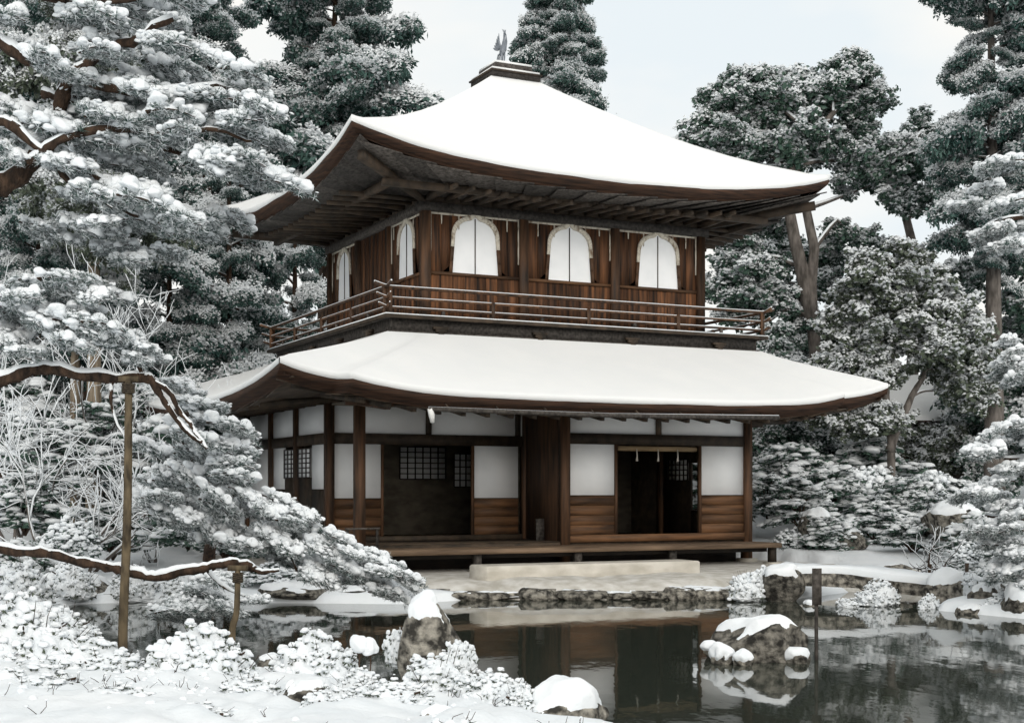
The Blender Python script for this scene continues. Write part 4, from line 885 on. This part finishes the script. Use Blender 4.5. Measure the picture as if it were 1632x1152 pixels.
P1 += pads_in([(60, 330), (260, 330), (200, 420), (40, 420)], Y1 + .5, 10, (.25, .4), .4)
pine('old_pine', 'big snow-laden old pine filling the upper left corner with thick dark limbs', base1,
     [(pl(L1, Y1), .13, .03), (pl(L2, Y1), .075, .015), (pl(L3, Y1), .045, .012), (pl(L4, Y1 + .2), .045, .012), (pl(L5, Y1), .06, .015), (pl(L7, Y1 - .2), .05, .012), (pl(L8, Y1 - .2), .06, .015)],
     P1, trunk=([base1, base1 + (.15, 0, 1.5), at(-130, 420, Y1), at(-90, 380, Y1), at(-70, 200, Y1 + .2), at(-60, 40, Y1 + .3)], .24, .09), heavy=True)
# the branch propped by the tall pole
Y2 = 13.0
B1 = [(-110, 640), (0, 603), (60, 588), (130, 597), (205, 600), (235, 598)]
B1b = [(235, 598), (262, 640), (300, 690), (320, 705)]; B1c = [(215, 600), (262, 618), (290, 660), (312, 690), (330, 715)]; B1d = [(180, 600), (178, 650), (200, 700)]; B1e = [(150, 560), (185, 575), (215, 600)]; B1f = [(230, 600), (215, 560), (190, 530), (140, 500), (60, 480)]
base2 = np.array([-6.6, 13.4, gz(np.array([-6.6]), np.array([13.4]))[0]])
P2 = pads_in([(0, 440), (150, 440), (190, 480), (205, 560), (130, 580), (40, 585), (0, 580)], Y2, 30, (.3, .5), .5, .2) + pads_in([(200, 530), (250, 570), (225, 590), (180, 560)], Y2, 5, (.2, .3), .2, .2)
pine('propped_pine', 'pine at the left edge whose level branch rests on the tall pole', base2,
     [(pl(B1, Y2), .065, .045), (pl(B1b, Y2), .038, .016), (pl(B1c, Y2), .03, .012), (pl(B1d, Y2), .02, .010), (pl(B1f, Y2), .035, .015), (pl([(-60, 520), (20, 470), (90, 455)], Y2), .05, .02)], P2,
     trunk=([base2, base2 + (.1, 0, 1.2), at(-110, 640, Y2), at(-90, 540, Y2), at(-60, 470, Y2)], .2, .08), heavy=True)
B2 = [(-120, 850), (0, 872), (80, 884), (160, 902), (205, 908), (250, 918), (300, 910), (345, 902), (378, 898), (405, 908)]
base3 = np.array([-6.2, 12.4, gz(np.array([-6.2]), np.array([12.4]))[0]])
P3 = pads_in([(215, 940), (300, 920), (420, 920), (440, 960), (380, 985), (250, 985)], 14.2, 16, (.28, .42), .4, .1)
pine('low_branch_pine', 'pine whose thick low branch with snow on top runs over the water at left', base3,
     [(pl(B2, 12.9), .05, .04), (pl([(395, 905), (420, 912), (445, 908)], 12.9), .03, .012), (pl([(330, 905), (350, 930), (390, 950)], 13.2), .025, .01)], P3,
     trunk=([base3, base3 + (.05, 0, .5), at(-120, 850, 12.9)], .15, .06), heavy=False)
for nm, u, v0, v1, Y_, r_, lb_ in (('prop_pole', 201, 604, 1032, 12.85, .043, 'tall mossy pole propping the upper pine branch at left'), ('prop_pole', 375, 905, 1042, 12.75, .032, 'short mossy post propping the end of the low pine branch')):
    a, b_ = at(u - 5, v1, Y_), at(u + 4, v0, Y_); th = thing(nm, lb_, 'pole', tuple(a), 0, 'poles propping the pine branches')
    p = curve_pts([(0, 0, -.35), (.0, 0, .2), (b_ - a) * .5 + (.015, 0, 0), b_ - a], 12); MB().tube(p, np.linspace(r_ * 1.15, r_ * .8, 12), 10).build('shaft', 'pole', th, smooth=True)
    MB().bar((b_ - a) + (-.09, 0, .0), (b_ - a) + (.09, 0, .0), .05, .05).build('saddle', 'pole', th)
    rp = MB(); tq = b_ - a
    for k in range(5): rp.tube([tq + np.array([math.cos(q) * (r_ + .012), math.sin(q) * (r_ + .012), -.05 - .018 * k + .004 * math.sin(q * 2)]) for q in np.linspace(0, 6.28, 13)], .009, 4, cap=False)
    rp.build('rope_lashing', 'rope', th)
# pine that droops over the water in front of the pavilion corner
Y4 = 16.2
base4 = np.array([-4.3, 19.9, gz(np.array([-4.3]), np.array([19.9]))[0]])
poly4 = [(330, 670), (395, 685), (405, 785), (470, 830), (520, 880), (590, 905), (645, 930), (635, 950), (560, 930), (480, 920), (400, 880), (330, 860), (250, 850), (220, 760), (240, 690)]
P4 = pads_in(poly4, Y4, 78, (.28, .5), .9, -.1, (.3, .8)) + pads_on([(425, 800), (475, 835), (530, 878), (600, 912), (645, 935)], Y4 - .5, 26, (.26, .42), (16, 14), .3, .0, (.4, .9), -.1) + pads_in([(270, 610), (330, 625), (370, 680), (300, 690)], Y4, 10, (.25, .4), .5)
pine('drooping_pine', 'pine with drooping snowy branches over the water before the pavilion corner', base4,
     [(pl([(335, 800, 2.0), (380, 790, .8), (420, 790), (480, 830), (540, 880), (640, 940), (690, 968)], Y4), .05, .012), (pl([(332, 790, 2.0), (345, 740, .8), (370, 715), (395, 720)], Y4), .045, .012), (pl([(330, 780, 1.8), (300, 720, .6), (280, 680)], Y4), .04, .012), (pl([(440, 800), (450, 850), (470, 900), (475, 925)], Y4 - .3), .02, .01)], P4,
     trunk=([base4, base4 + (.05, -.2, .5), at(345, 830, Y4 + 2.6), at(330, 780, Y4 + 1.8)], .10, .06), heavy=True)
# ------------------------------------------------------------------ pines at the right edge
Y5 = 17.5; base5 = np.array([7.6, 17.6, gz(np.array([7.6]), np.array([17.6]))[0]])
P5 = pads_in([(1545, 265), (1632, 255), (1680, 400), (1580, 410), (1540, 340)], Y5, 15, (.35, .55), .6, PI, (.1, .5)) + pads_in([(1600, 575), (1690, 570), (1690, 620), (1600, 615)], Y5, 6, (.3, .45), .4, PI) + pads_in([(1600, 540), (1650, 520), (1670, 560), (1620, 565)], Y5, 4, (.2, .35), .4, PI)
P5 += pads_in([(1565, 700), (1610, 665), (1690, 665), (1690, 760), (1580, 750)], Y5, 14, (.32, .48), .6, PI) + pads_in([(1540, 790), (1590, 760), (1690, 755), (1690, 900), (1560, 860)], Y5, 24, (.32, .48), .7, PI)
P5 += pads_in([(1590, 870), (1690, 860), (1690, 950), (1600, 930)], Y5 - .3, 14, (.3, .45), .4, PI)
pine('edge_pine', 'pine at the right edge with thick cushions of snow on its branches', base5,
     [(pl([(1760, 330), (1690, 340), (1600, 350), (1560, 370)], Y5), .05, .02), (pl([(1760, 560), (1680, 560), (1620, 560)], Y5), .04, .02), (pl([(1770, 720), (1690, 720), (1600, 730)], Y5), .05, .02), (pl([(1770, 840), (1680, 830), (1570, 820)], Y5), .05, .02)], P5,
     trunk=([base5, at(1790, 700, Y5), at(1770, 500, Y5), at(1760, 300, Y5)], .18, .08), heavy=True)
# ------------------------------------------------------------------ tall trees behind
def gbase(u, Y): x = (u - 816) / F * Y; return np.array([x, Y, float(gz(np.array([x]), np.array([Y]))[0]) - .1])
def tall(u, Y, vtop): b_ = gbase(u, Y); return b_, at(u, vtop, Y)[2] - b_[2]
b_, h_ = tall(520, 40, -70); conifer('cedar_tree', 'tall dark cedar behind the left side of the upper roof', b_, h_, 3.0, 100, .40, lean=(.3, 0), trunk_r=.38, top=.5, ragged=.6, group='cedars behind the pavilion')
b_, h_ = tall(895, 44, -140); conifer('cedar_tree', 'pointed frosty cedar rising straight behind the roof finial', b_, h_, 2.9, 200, .35, lean=(-.2, 0), trunk_r=.3, top=.06, ragged=.25, tm='s', group='cedars behind the pavilion')
b_, h_ = tall(1585, 30, -120); conifer('fir_tree', 'tall dark conifer at the upper right corner with a bare grey trunk', b_, h_, 1.35, 92, .42, lean=(-.1, 0), bark='bark_grey', trunk_r=.25, top=.75, ragged=.55)
b_, h_ = tall(330, 37, -60); conifer('cedar_tree', 'dark cedar behind the near pine at upper left', b_, h_, 2.0, 80, .45, trunk_r=.26, top=.4, ragged=.5, group='cedars behind the pavilion')
b_, h_ = tall(15, 34, -90); conifer('cedar_tree', 'cedar behind the thick limbs at the upper left corner', b_, h_, 2.3, 70, .35, trunk_r=.26, top=.5, ragged=.5, tm='s', group='cedars behind the pavilion')
b_, h_ = tall(130, 40, 60); conifer('cedar_tree', 'distant cedar behind the middle of the near pine', b_, h_, 2.2, 80, .3, trunk_r=.26, top=.5, ragged=.5, tm='s', group='cedars behind the pavilion')
def blobs_px(base, lst, Y, ry=None):
    o = []
    for u, v, ru, rv in lst:
        p = at(u, v, Y) - base; k = Y / F; o.append((p[0], p[1] + rng.uniform(-.4, .4), p[2], ru * k, (ry or ru * k * .8), rv * k))
    return o
def px_forks(base, lst, Y): return [[tuple(at(u, v, Y) - base) for u, v in l_] for l_ in lst]
Y6 = 33; b6 = gbase(1300, Y6)
broadleaf('camphor_tree', 'large round-headed evergreen with forked grey trunk right of the upper roof', b6,
          blobs_px(b6, [(1240, 160, 110, 65), (1165, 185, 55, 75), (1350, 150, 55, 60), (1240, 235, 110, 40), (1120, 215, 30, 20), (1195, 360, 75, 50), (1180, 450, 70, 70), (1400, 275, 85, 50), (1370, 215, 50, 30), (1240, 500, 50, 50), (1345, 375, 36, 22)], Y6), 295, .40,
          forks=px_forks(b6 + (0, .5, 0), [[(1305, 800), (1300, 590), (1285, 480), (1290, 380), (1262, 260), (1300, 180)], [(1290, 520), (1275, 420), (1250, 330), (1270, 250), (1320, 190)]], Y6), trunk_r=.19, limb_n=9)
Y7 = 36; b7 = gbase(1450, Y7)
broadleaf('evergreen_tree', 'dark leafy evergreen between the round-headed tree and the right conifer', b7, blobs_px(b7, [(1440, 260, 50, 40), (1470, 210, 24, 32), (1455, 325, 55, 24), (1530, 450, 40, 36)], Y7), 80, .38, trunk_r=.22)
Y7b = 36.5; b7b = gbase(1340, Y7b)
broadleaf('evergreen_tree', 'evergreen filling the space behind the forked trunk right of the balcony', b7b, blobs_px(b7b, [(1330, 440, 55, 60), (1290, 540, 60, 50), (1390, 400, 45, 25), (1460, 500, 55, 50), (1250, 420, 40, 60), (1380, 520, 50, 50)], Y7b), 130, .40, tm='s', trunk_r=.12, limb_n=6)
Y8 = 29.5; b8 = gbase(1420, Y8)
broadleaf('olive_leaf_tree', 'pale snow-dusted leafy tree standing right of the lower roof', b8, blobs_px(b8, [(1430, 440, 70, 50), (1385, 515, 75, 55), (1490, 540, 70, 60), (1360, 590, 60, 45), (1540, 600, 45, 45), (1390, 675, 60, 28), (1300, 620, 50, 40)], Y8), 240, .36, leaf='leaf2', tm='s', forks=px_forks(b8, [[(1415, 830), (1420, 700), (1405, 560), (1420, 440)], [(1418, 720), (1450, 640), (1480, 580)]], Y8), trunk_r=.11)
Y9 = 31.5
for i, (u, v, ru, rv, tm_, lf, lb_) in enumerate((
        (1250, 700, 75, 60, 'n', 'leaf', 'dark evergreen shrub tree beside the right wall of the pavilion'), (1230, 600, 50, 50, 'n', 'leaf', 'dark evergreen under the right end of the balcony'),
        (1570, 580, 60, 75, 'n', 'leaf', 'shadowy evergreen behind the grey trunk at right'), (1590, 690, 60, 70, 'n', 'leaf', 'dark evergreen low behind the right edge pine'),
        (1330, 690, 70, 40, 's', 'leaf', 'snow-flecked evergreen below the end of the lower roof'), (1490, 705, 62, 34, 's', 'leaf2', 'snow-flecked evergreen low before the half-hidden hall'))):
    b_ = gbase(u, Y9 + .3 * i); broadleaf('evergreen_tree', lb_, b_, blobs_px(b_, [(u, v, ru, rv), (u + 12, v + rv * .8, ru * .8, rv * .6)], Y9 + .3 * i), 75, .36, leaf=lf, tm=tm_, trunk_r=.10, limb_n=6, group='evergreens on the slope right of the pavilion')
for i, (u, Y_, lb_) in enumerate(((1700, 31, 'tall evergreen just beyond the right edge of the view'), (1840, 33, 'tall evergreen farthest right beyond the edge pine'))):
    b_ = gbase(u, Y_); broadleaf('evergreen_tree', lb_, b_, blobs_px(b_, [(u, 300, 90, 120), (u - 10, 480, 100, 110), (u + 10, 650, 90, 90)], Y_), 110, .45, tm='n', trunk_r=.18, limb_n=8, group='evergreens on the slope right of the pavilion')
# left background
Y10 = 30
conifer('tan_trunk_cedar', 'straight cedar with a pale tan trunk in the left background', gbase(150, 27), 12.5, 1.9, 50, .40, leaf='leaf2', bark='bark_tan', trunk_r=.17, top=.6, tm='s')
conifer('background_cedar', 'thin tan-trunked cedar behind the prop pole', gbase(120, 29), 12, 1.7, 42, .36, bark='bark_tan', trunk_r=.13, top=.6, tm='s')
for i, (u, Y_, vt, rd, tm_, lb_) in enumerate(((365, 32, 250, 1.7, 's', 'snowy conifer with a visible dark trunk left of the balcony'), (470, 34, 330, 1.6, 's', 'snowy conifer partly hidden by the balcony rail'), (270, 31, 340, 1.7, 's', 'frosted conifer behind the drooping branch tips at left'), (60, 30, 250, 2.0, 'n', 'frosted conifer behind the leftmost pine limbs'))):
    b_, h_ = tall(u, Y_, vt); conifer('snowy_conifer', lb_, b_, h_, rd, 42, .14, trunk_r=.13, top=.45, tm=tm_, ragged=.5, group='snowy conifers in the left background')
# bare branches laced with snow, left middle
for i, (u, Y_, h_, sp, dr_, lb_) in enumerate(((45, 22, 3.4, .50, [(.5, -.1, 1), (-.2, 0, 1)], 'bare snow-laced tree at the left edge below the propped branch'), (70, 21, 2.8, .5, [(.7, 0, .9), (.25, 0, 1)], 'leaning bare tree with white-lined boughs beside the leftmost one'), (140, 21.5, 2.6, .55, [(.2, 0, 1), (.8, .1, .8)], 'bare crooked tree with snowy twigs behind the tall pole'), (245, 24, 2.8, .5, [(-.3, 0, 1), (.1, 0, 1)], 'bare snow-lined tree behind the drooping pine'), (20, 25, 4.5, .5, [(.3, 0, 1), (-.1, 0, 1)], 'farther bare tree at the left edge'), (230, 26, 4.4, .46, [(.3, .1, 1), (-.25, 0, 1)], 'tall bare tree with fine white twigs against the bright gap'), (330, 29, 4.0, .46, [(-.1, 0, 1), (.25, .1, 1)], 'fine-twigged bare tree beyond the left end of the lower roof'), (120, 26, 6.0, .42, [(.1, 0, 1), (-.3, 0, 1)], 'white-twigged bare tree around the tan trunk'))):
    bare_tree('bare_tree', lb_, gbase(u, Y_), h_, sp, 300 + i, 5 if i > 3 else 4, .036, 'bark_grey', dr_, 'bare snow-laced trees at left')
bare_tree('small_bare_tree', 'small bare tree with two thin dark stems on the snow beyond the bridge', gbase(1485, 20.6), 1.5, .42, 341, 3, .036, 'bark', [(-.1, 0, 1), (.18, 0, 1)], snow=.62)
# ------------------------------------------------------------------ shrubs
far = [(1225, 790, 28.5, 35, 40), (1265, 855, 26.2, 36, 22), (1275, 800, 27.5, 48, 42), (1330, 780, 28.5, 50, 45), (1320, 850, 25.5, 40, 28), (1390, 765, 28.8, 45, 50), (1440, 800, 27.5, 42, 45), (1395, 830, 26.5, 42, 35), (1455, 850, 25, 40, 26), (1490, 770, 28.5, 45, 45), (1545, 800, 26.5, 40, 40), (1580, 850, 23, 50, 38), (1620, 890, 21, 45, 36), (1540, 880, 22, 34, 26), (1600, 925, 19.3, 40, 30), (1385, 735, 30.5, 60, 40), (1260, 750, 30, 60, 45)]
pw = ['just past the pavilion wall', 'lowest beyond the deck end', 'left of the brownish rock', 'above the brownish rock', 'before the brownish rock', 'in the middle of the slope', 'just left of the small bare tree crown', 'below the middle of the slope', 'at the foot of the small bare tree', 'behind the small bare tree', 'right of the flat-topped rock', 'under the right edge pine', 'lowest at the right edge', 'behind the right bridge rock', 'above the rounded shore rock at right', 'highest on the slope below the lower roof end', 'high on the slope next to the right wall']
for i, (u, v, Y_, ru, rv) in enumerate(far):
    k = Y_ / F; p = at(u, v + rv * .75, Y_)
    (bush if i % 4 == 1 else tier_shrub)('slope_shrub', f'snow-covered shrub on the right bank {pw[i]}', p, (ru * k * 1.15, ru * k * .9, rv * k * (1.15 if i % 4 == 1 else 1.7)), *(['puff'] if i % 4 == 1 else []), group='snowy shrubs on the right bank')
farl = [(40, 800, 21.5, 60, 50), (110, 850, 20.6, 50, 40), (35, 900, 19.6, 55, 40), (300, 830, 21.5, 60, 40), (360, 860, 21, 50, 30), (270, 770, 24, 60, 50), (180, 840, 23, 50, 50), (60, 720, 25, 60, 60), (300, 690, 26, 70, 60), (440, 905, 19.8, 45, 26), (510, 915, 19.9, 40, 22), (150, 700, 26, 60, 60), (20, 640, 27, 60, 60), (230, 620, 28, 60, 50), (380, 640, 28, 40, 60)]
pl_ = ['at the left edge below the bare trees', 'right of the leftmost shrub', 'nearest the water at the left edge', 'behind the tall pole', 'before the snowy clearing', 'above the snowy clearing', 'under the tan trunk', 'among the bare boughs at left', 'left of the lower roof', 'at the far shore under the drooping pine', 'at the far shore by the terrace end', 'behind the tan trunk foot', 'far behind the propped branch', 'far behind the forked branch tips', 'just below the left end of the lower roof']
for i, (u, v, Y_, ru, rv) in enumerate(farl):
    k = Y_ / F; p = at(u, v + rv * .75, Y_)
    (bush if i % 4 == 1 else tier_shrub)('bank_shrub', f'snowy shrub on the left bank {pl_[i]}', p, (ru * k * 1.15, ru * k * .9, rv * k * (1.15 if i % 4 == 1 else 1.7)), *(['puff'] if i % 4 == 1 else []), group='snowy shrubs on the left bank')
for i, (u, v, Y_, ru, rv, lb_) in enumerate(((1398, 948, 18.7, 40, 22, 'white snowy shrub hanging before the stone bridge'), (1190, 935, 19.3, 30, 24, 'white snowy shrub at the right end of the waterline rocks'), (1215, 925, 19.6, 24, 20, 'small snowy shrub against the left bridge rock'), (1350, 962, 18.4, 16, 10, 'tiny snowy tuft at the water under the bridge'), (1480, 965, 18.2, 20, 16, 'snowy tuft at the foot of the big bridge rock'), (1600, 965, 17.4, 40, 24, 'wide snowy shrub on the right bank above the water edge'), (1540, 935, 18.6, 34, 24, 'snowy shrub on top of the big bridge rock'), (30, 940, 17.6, 60, 44, 'wide snowy shrub at the left picture edge behind the low branch'), (115, 925, 18.9, 44, 34, 'snowy shrub between the far shore rocks at left'), (215, 930, 19.3, 40, 30, 'snowy shrub at the far shore behind the tall pole'), (300, 938, 19.3, 40, 26, 'snowy shrub at the far shore right of the tall pole'))):
    k = Y_ / F; p = at(u, v + rv * .6, Y_); bush('shore_shrub', lb_, p, (ru * k, ru * k * .8, rv * k * 1.5), 'small' if ru < 40 else 'azalea', group='snowy shrubs by the bridge')
near = [(320, 1075, 10.0, 78, 60, 'wide snow-covered azalea in the foreground left of centre'), (500, 1068, 10.4, 60, 46, 'snow-covered azalea beyond the dark flat rock'), (150, 1072, 10.3, 70, 40, 'low snowy azalea at the water edge left of the tall pole foot'), (40, 1030, 11.3, 75, 62, 'big snowy shrub at the left edge over the water'), (100, 1010, 12.2, 50, 34, 'twiggy snowy shrub behind the left edge shrub'), (700, 1100, 9.4, 65, 46, 'snowy azalea before the standing rock'), (790, 1112, 9.1, 50, 38, 'snowy azalea right of the standing rock at the water edge'), (620, 1118, 8.8, 60, 30, 'low snowy azalea at the bottom under the standing rock'), (735, 1050, 10.3, 22, 26, 'small snow cluster clinging to the right side of the standing rock'), (640, 1035, 10.7, 22, 30, 'leafy snowy tuft on the left side of the standing rock'), (530, 1128, 8.4, 44, 26, 'small snowy shrub growing on the dark flat rock'), (835, 1125, 8.7, 34, 28, 'snow clump left of the large bottom-edge rock'), (50, 1100, 9.2, 80, 34, 'low snowy azalea at the left edge of the near bank'), (190, 1125, 8.6, 62, 28, 'snowy azalea at the bottom left before the water edge shrubs'), (400, 1112, 9.0, 54, 28, 'low snowy azalea left of the dark flat rock'), (575, 1100, 9.3, 40, 26, 'small snowy azalea between the dark flat rock and the standing rock'), (320, 1145, 8.1, 70, 22, 'snowy azalea cut by the bottom edge left of the dark flat rock')]
for i, (u, v, Y_, ru, rv, lb_) in enumerate(near):
    k = Y_ / F; ru *= 1.2; rv *= 1.2; p = at(u, v + rv * .45, Y_); bush('azalea_shrub', lb_, p, (ru * k, ru * k * .75, rv * k * 1.35), 'azalea' if ru > 40 else 'small', group='snowy azaleas in the foreground', stems=7)
tier_shrub('slope_shrub', 'snow-covered shrub glimpsed through the open room of the pavilion', at(1108, 812, 29.5), (.9, .7, 1.1), group='snowy shrubs on the right bank')
# ------------------------------------------------------------------ small things
sg = thing('marker_stake', 'thin stake with a narrow board standing in the pond beside the island rock', 'stake', tuple(at(1301, 1052, 12.62)))
MB().box(-.014, .014, -.014, .014, -.4, .62).build('stake', 'wood_grey', sg); MB().box(-.042, .042, -.03, -.015, .50, .83).build('board', 'wood_grey', sg)
o = thing('garden_stake', 'short dark stake in the snow right of the small bare tree', 'stake', tuple(gbase(1541, 20.2)))
MB().box(-.02, .02, -.02, .02, 0, .42).build('shaft', 'wood_dark', o); MB().box(-.025, .025, -.025, .025, .42, .45).build('snow_top', 'snow', o)
for i, (u, v, lb_) in enumerate(((572, 1030, 'left of two thin twigs tipped with snow balls at the near water edge'), (590, 1035, 'right of two thin twigs tipped with snow balls at the near water edge'))):
    b_ = at(u - 4, 1090, 9.9); th = thing('snowy_sprout', lb_, 'twig', tuple(b_)); tp = at(u, v, 9.9) - b_
    MB().tube(curve_pts([(0, 0, 0), tp * .5 + (.012, 0, 0), tp], 6), [.006, .006, .005, .005, .004, .004], 5).build('stem', 'bark', th); q = LUMP2[i]; MB().add(q[0] * np.array([.06, .055, .085]) + tp, q[1]).build('snow_ball', 'snow', th, smooth=True)
# far building at right, snow roof among the trees
hb = thing('garden_hall', 'snow-roofed hall half hidden by trees beyond the lower roof end', 'building', tuple(gbase(1478, 33)), .25); hb.scale = (.62, .62, 1)
hz = at(1478, 668, 33)[2] - hb.location[2]
MB().box(-1.6, 1.9, .5, 3, 0, hz).build('wall', 'wood_dark', hb)
rg = MB(); q = [(-2.1, 0, hz - .05), (2.3, 0, hz - .05), (1.2, 1.9, hz + 1.05), (-1.6, 1.9, hz + 1.05), (2.3, 3.8, hz - .05), (-2.1, 3.8, hz - .05)]
rg.add(q, [(0, 1, 2), (0, 2, 3), (1, 4, 2), (4, 5, 3), (4, 3, 2), (5, 0, 3), (0, 5, 4), (0, 4, 1)]); ro = rg.build('roof', 'shingle', hb)
q2 = [(x * 1.0, y, z + .10) for x, y, z in q]; MB().add(q2 + [(x, y - .01 if y == 0 else y, z + .02) for x, y, z in q], [(0, 1, 2), (0, 2, 3), (1, 4, 2), (4, 5, 3), (4, 3, 2), (5, 0, 3), (0, 7, 1), (0, 6, 7), (1, 7, 10), (1, 10, 4)]).build('roof_snow', 'roof_snow', ro)

# low snowed-under ground cover on the near bank, too fine to count
gc = MB(); n_ = 7000; gx = rng.uniform(-5.5, 1.2, n_); gy = rng.uniform(6.8, 11.5, n_); dd = pond_sd(gx, gy); clus = snoise(np.stack([gx, gy, gx * 0], -1), 2.2, 77, 3)
q = (dd > .06) & (clus + rng.normal(size=n_) * .2 > .12); P = np.stack([gx[q], gy[q], gz(gx[q], gy[q]) - .01], -1)
spread_pick(gc, PUFF, P[::3], rng.uniform(.015, .055, len(P[::3])))
for p in P[rng.choice(len(P), 230, replace=False)]:          # bare sprigs poking through, each with a little snow
    for k in range(rng.integers(1, 4)):
        e_ = p + np.array([rng.normal() * .035, rng.normal() * .035, rng.uniform(.03, .085)]); gc.tube([p, (p + e_) / 2 + rng.normal(size=3) * .008, e_], [.0028, .0022, .0015], 3, 2)
        if rng.uniform() < .6: q_ = LUMP0[k]; gc.add(q_[0] * rng.uniform(.008, .016) + e_, q_[1], 1)
gc.build('ground_cover', ['leaf2', 'snow', 'bark'], kind='stuff', smooth=True)
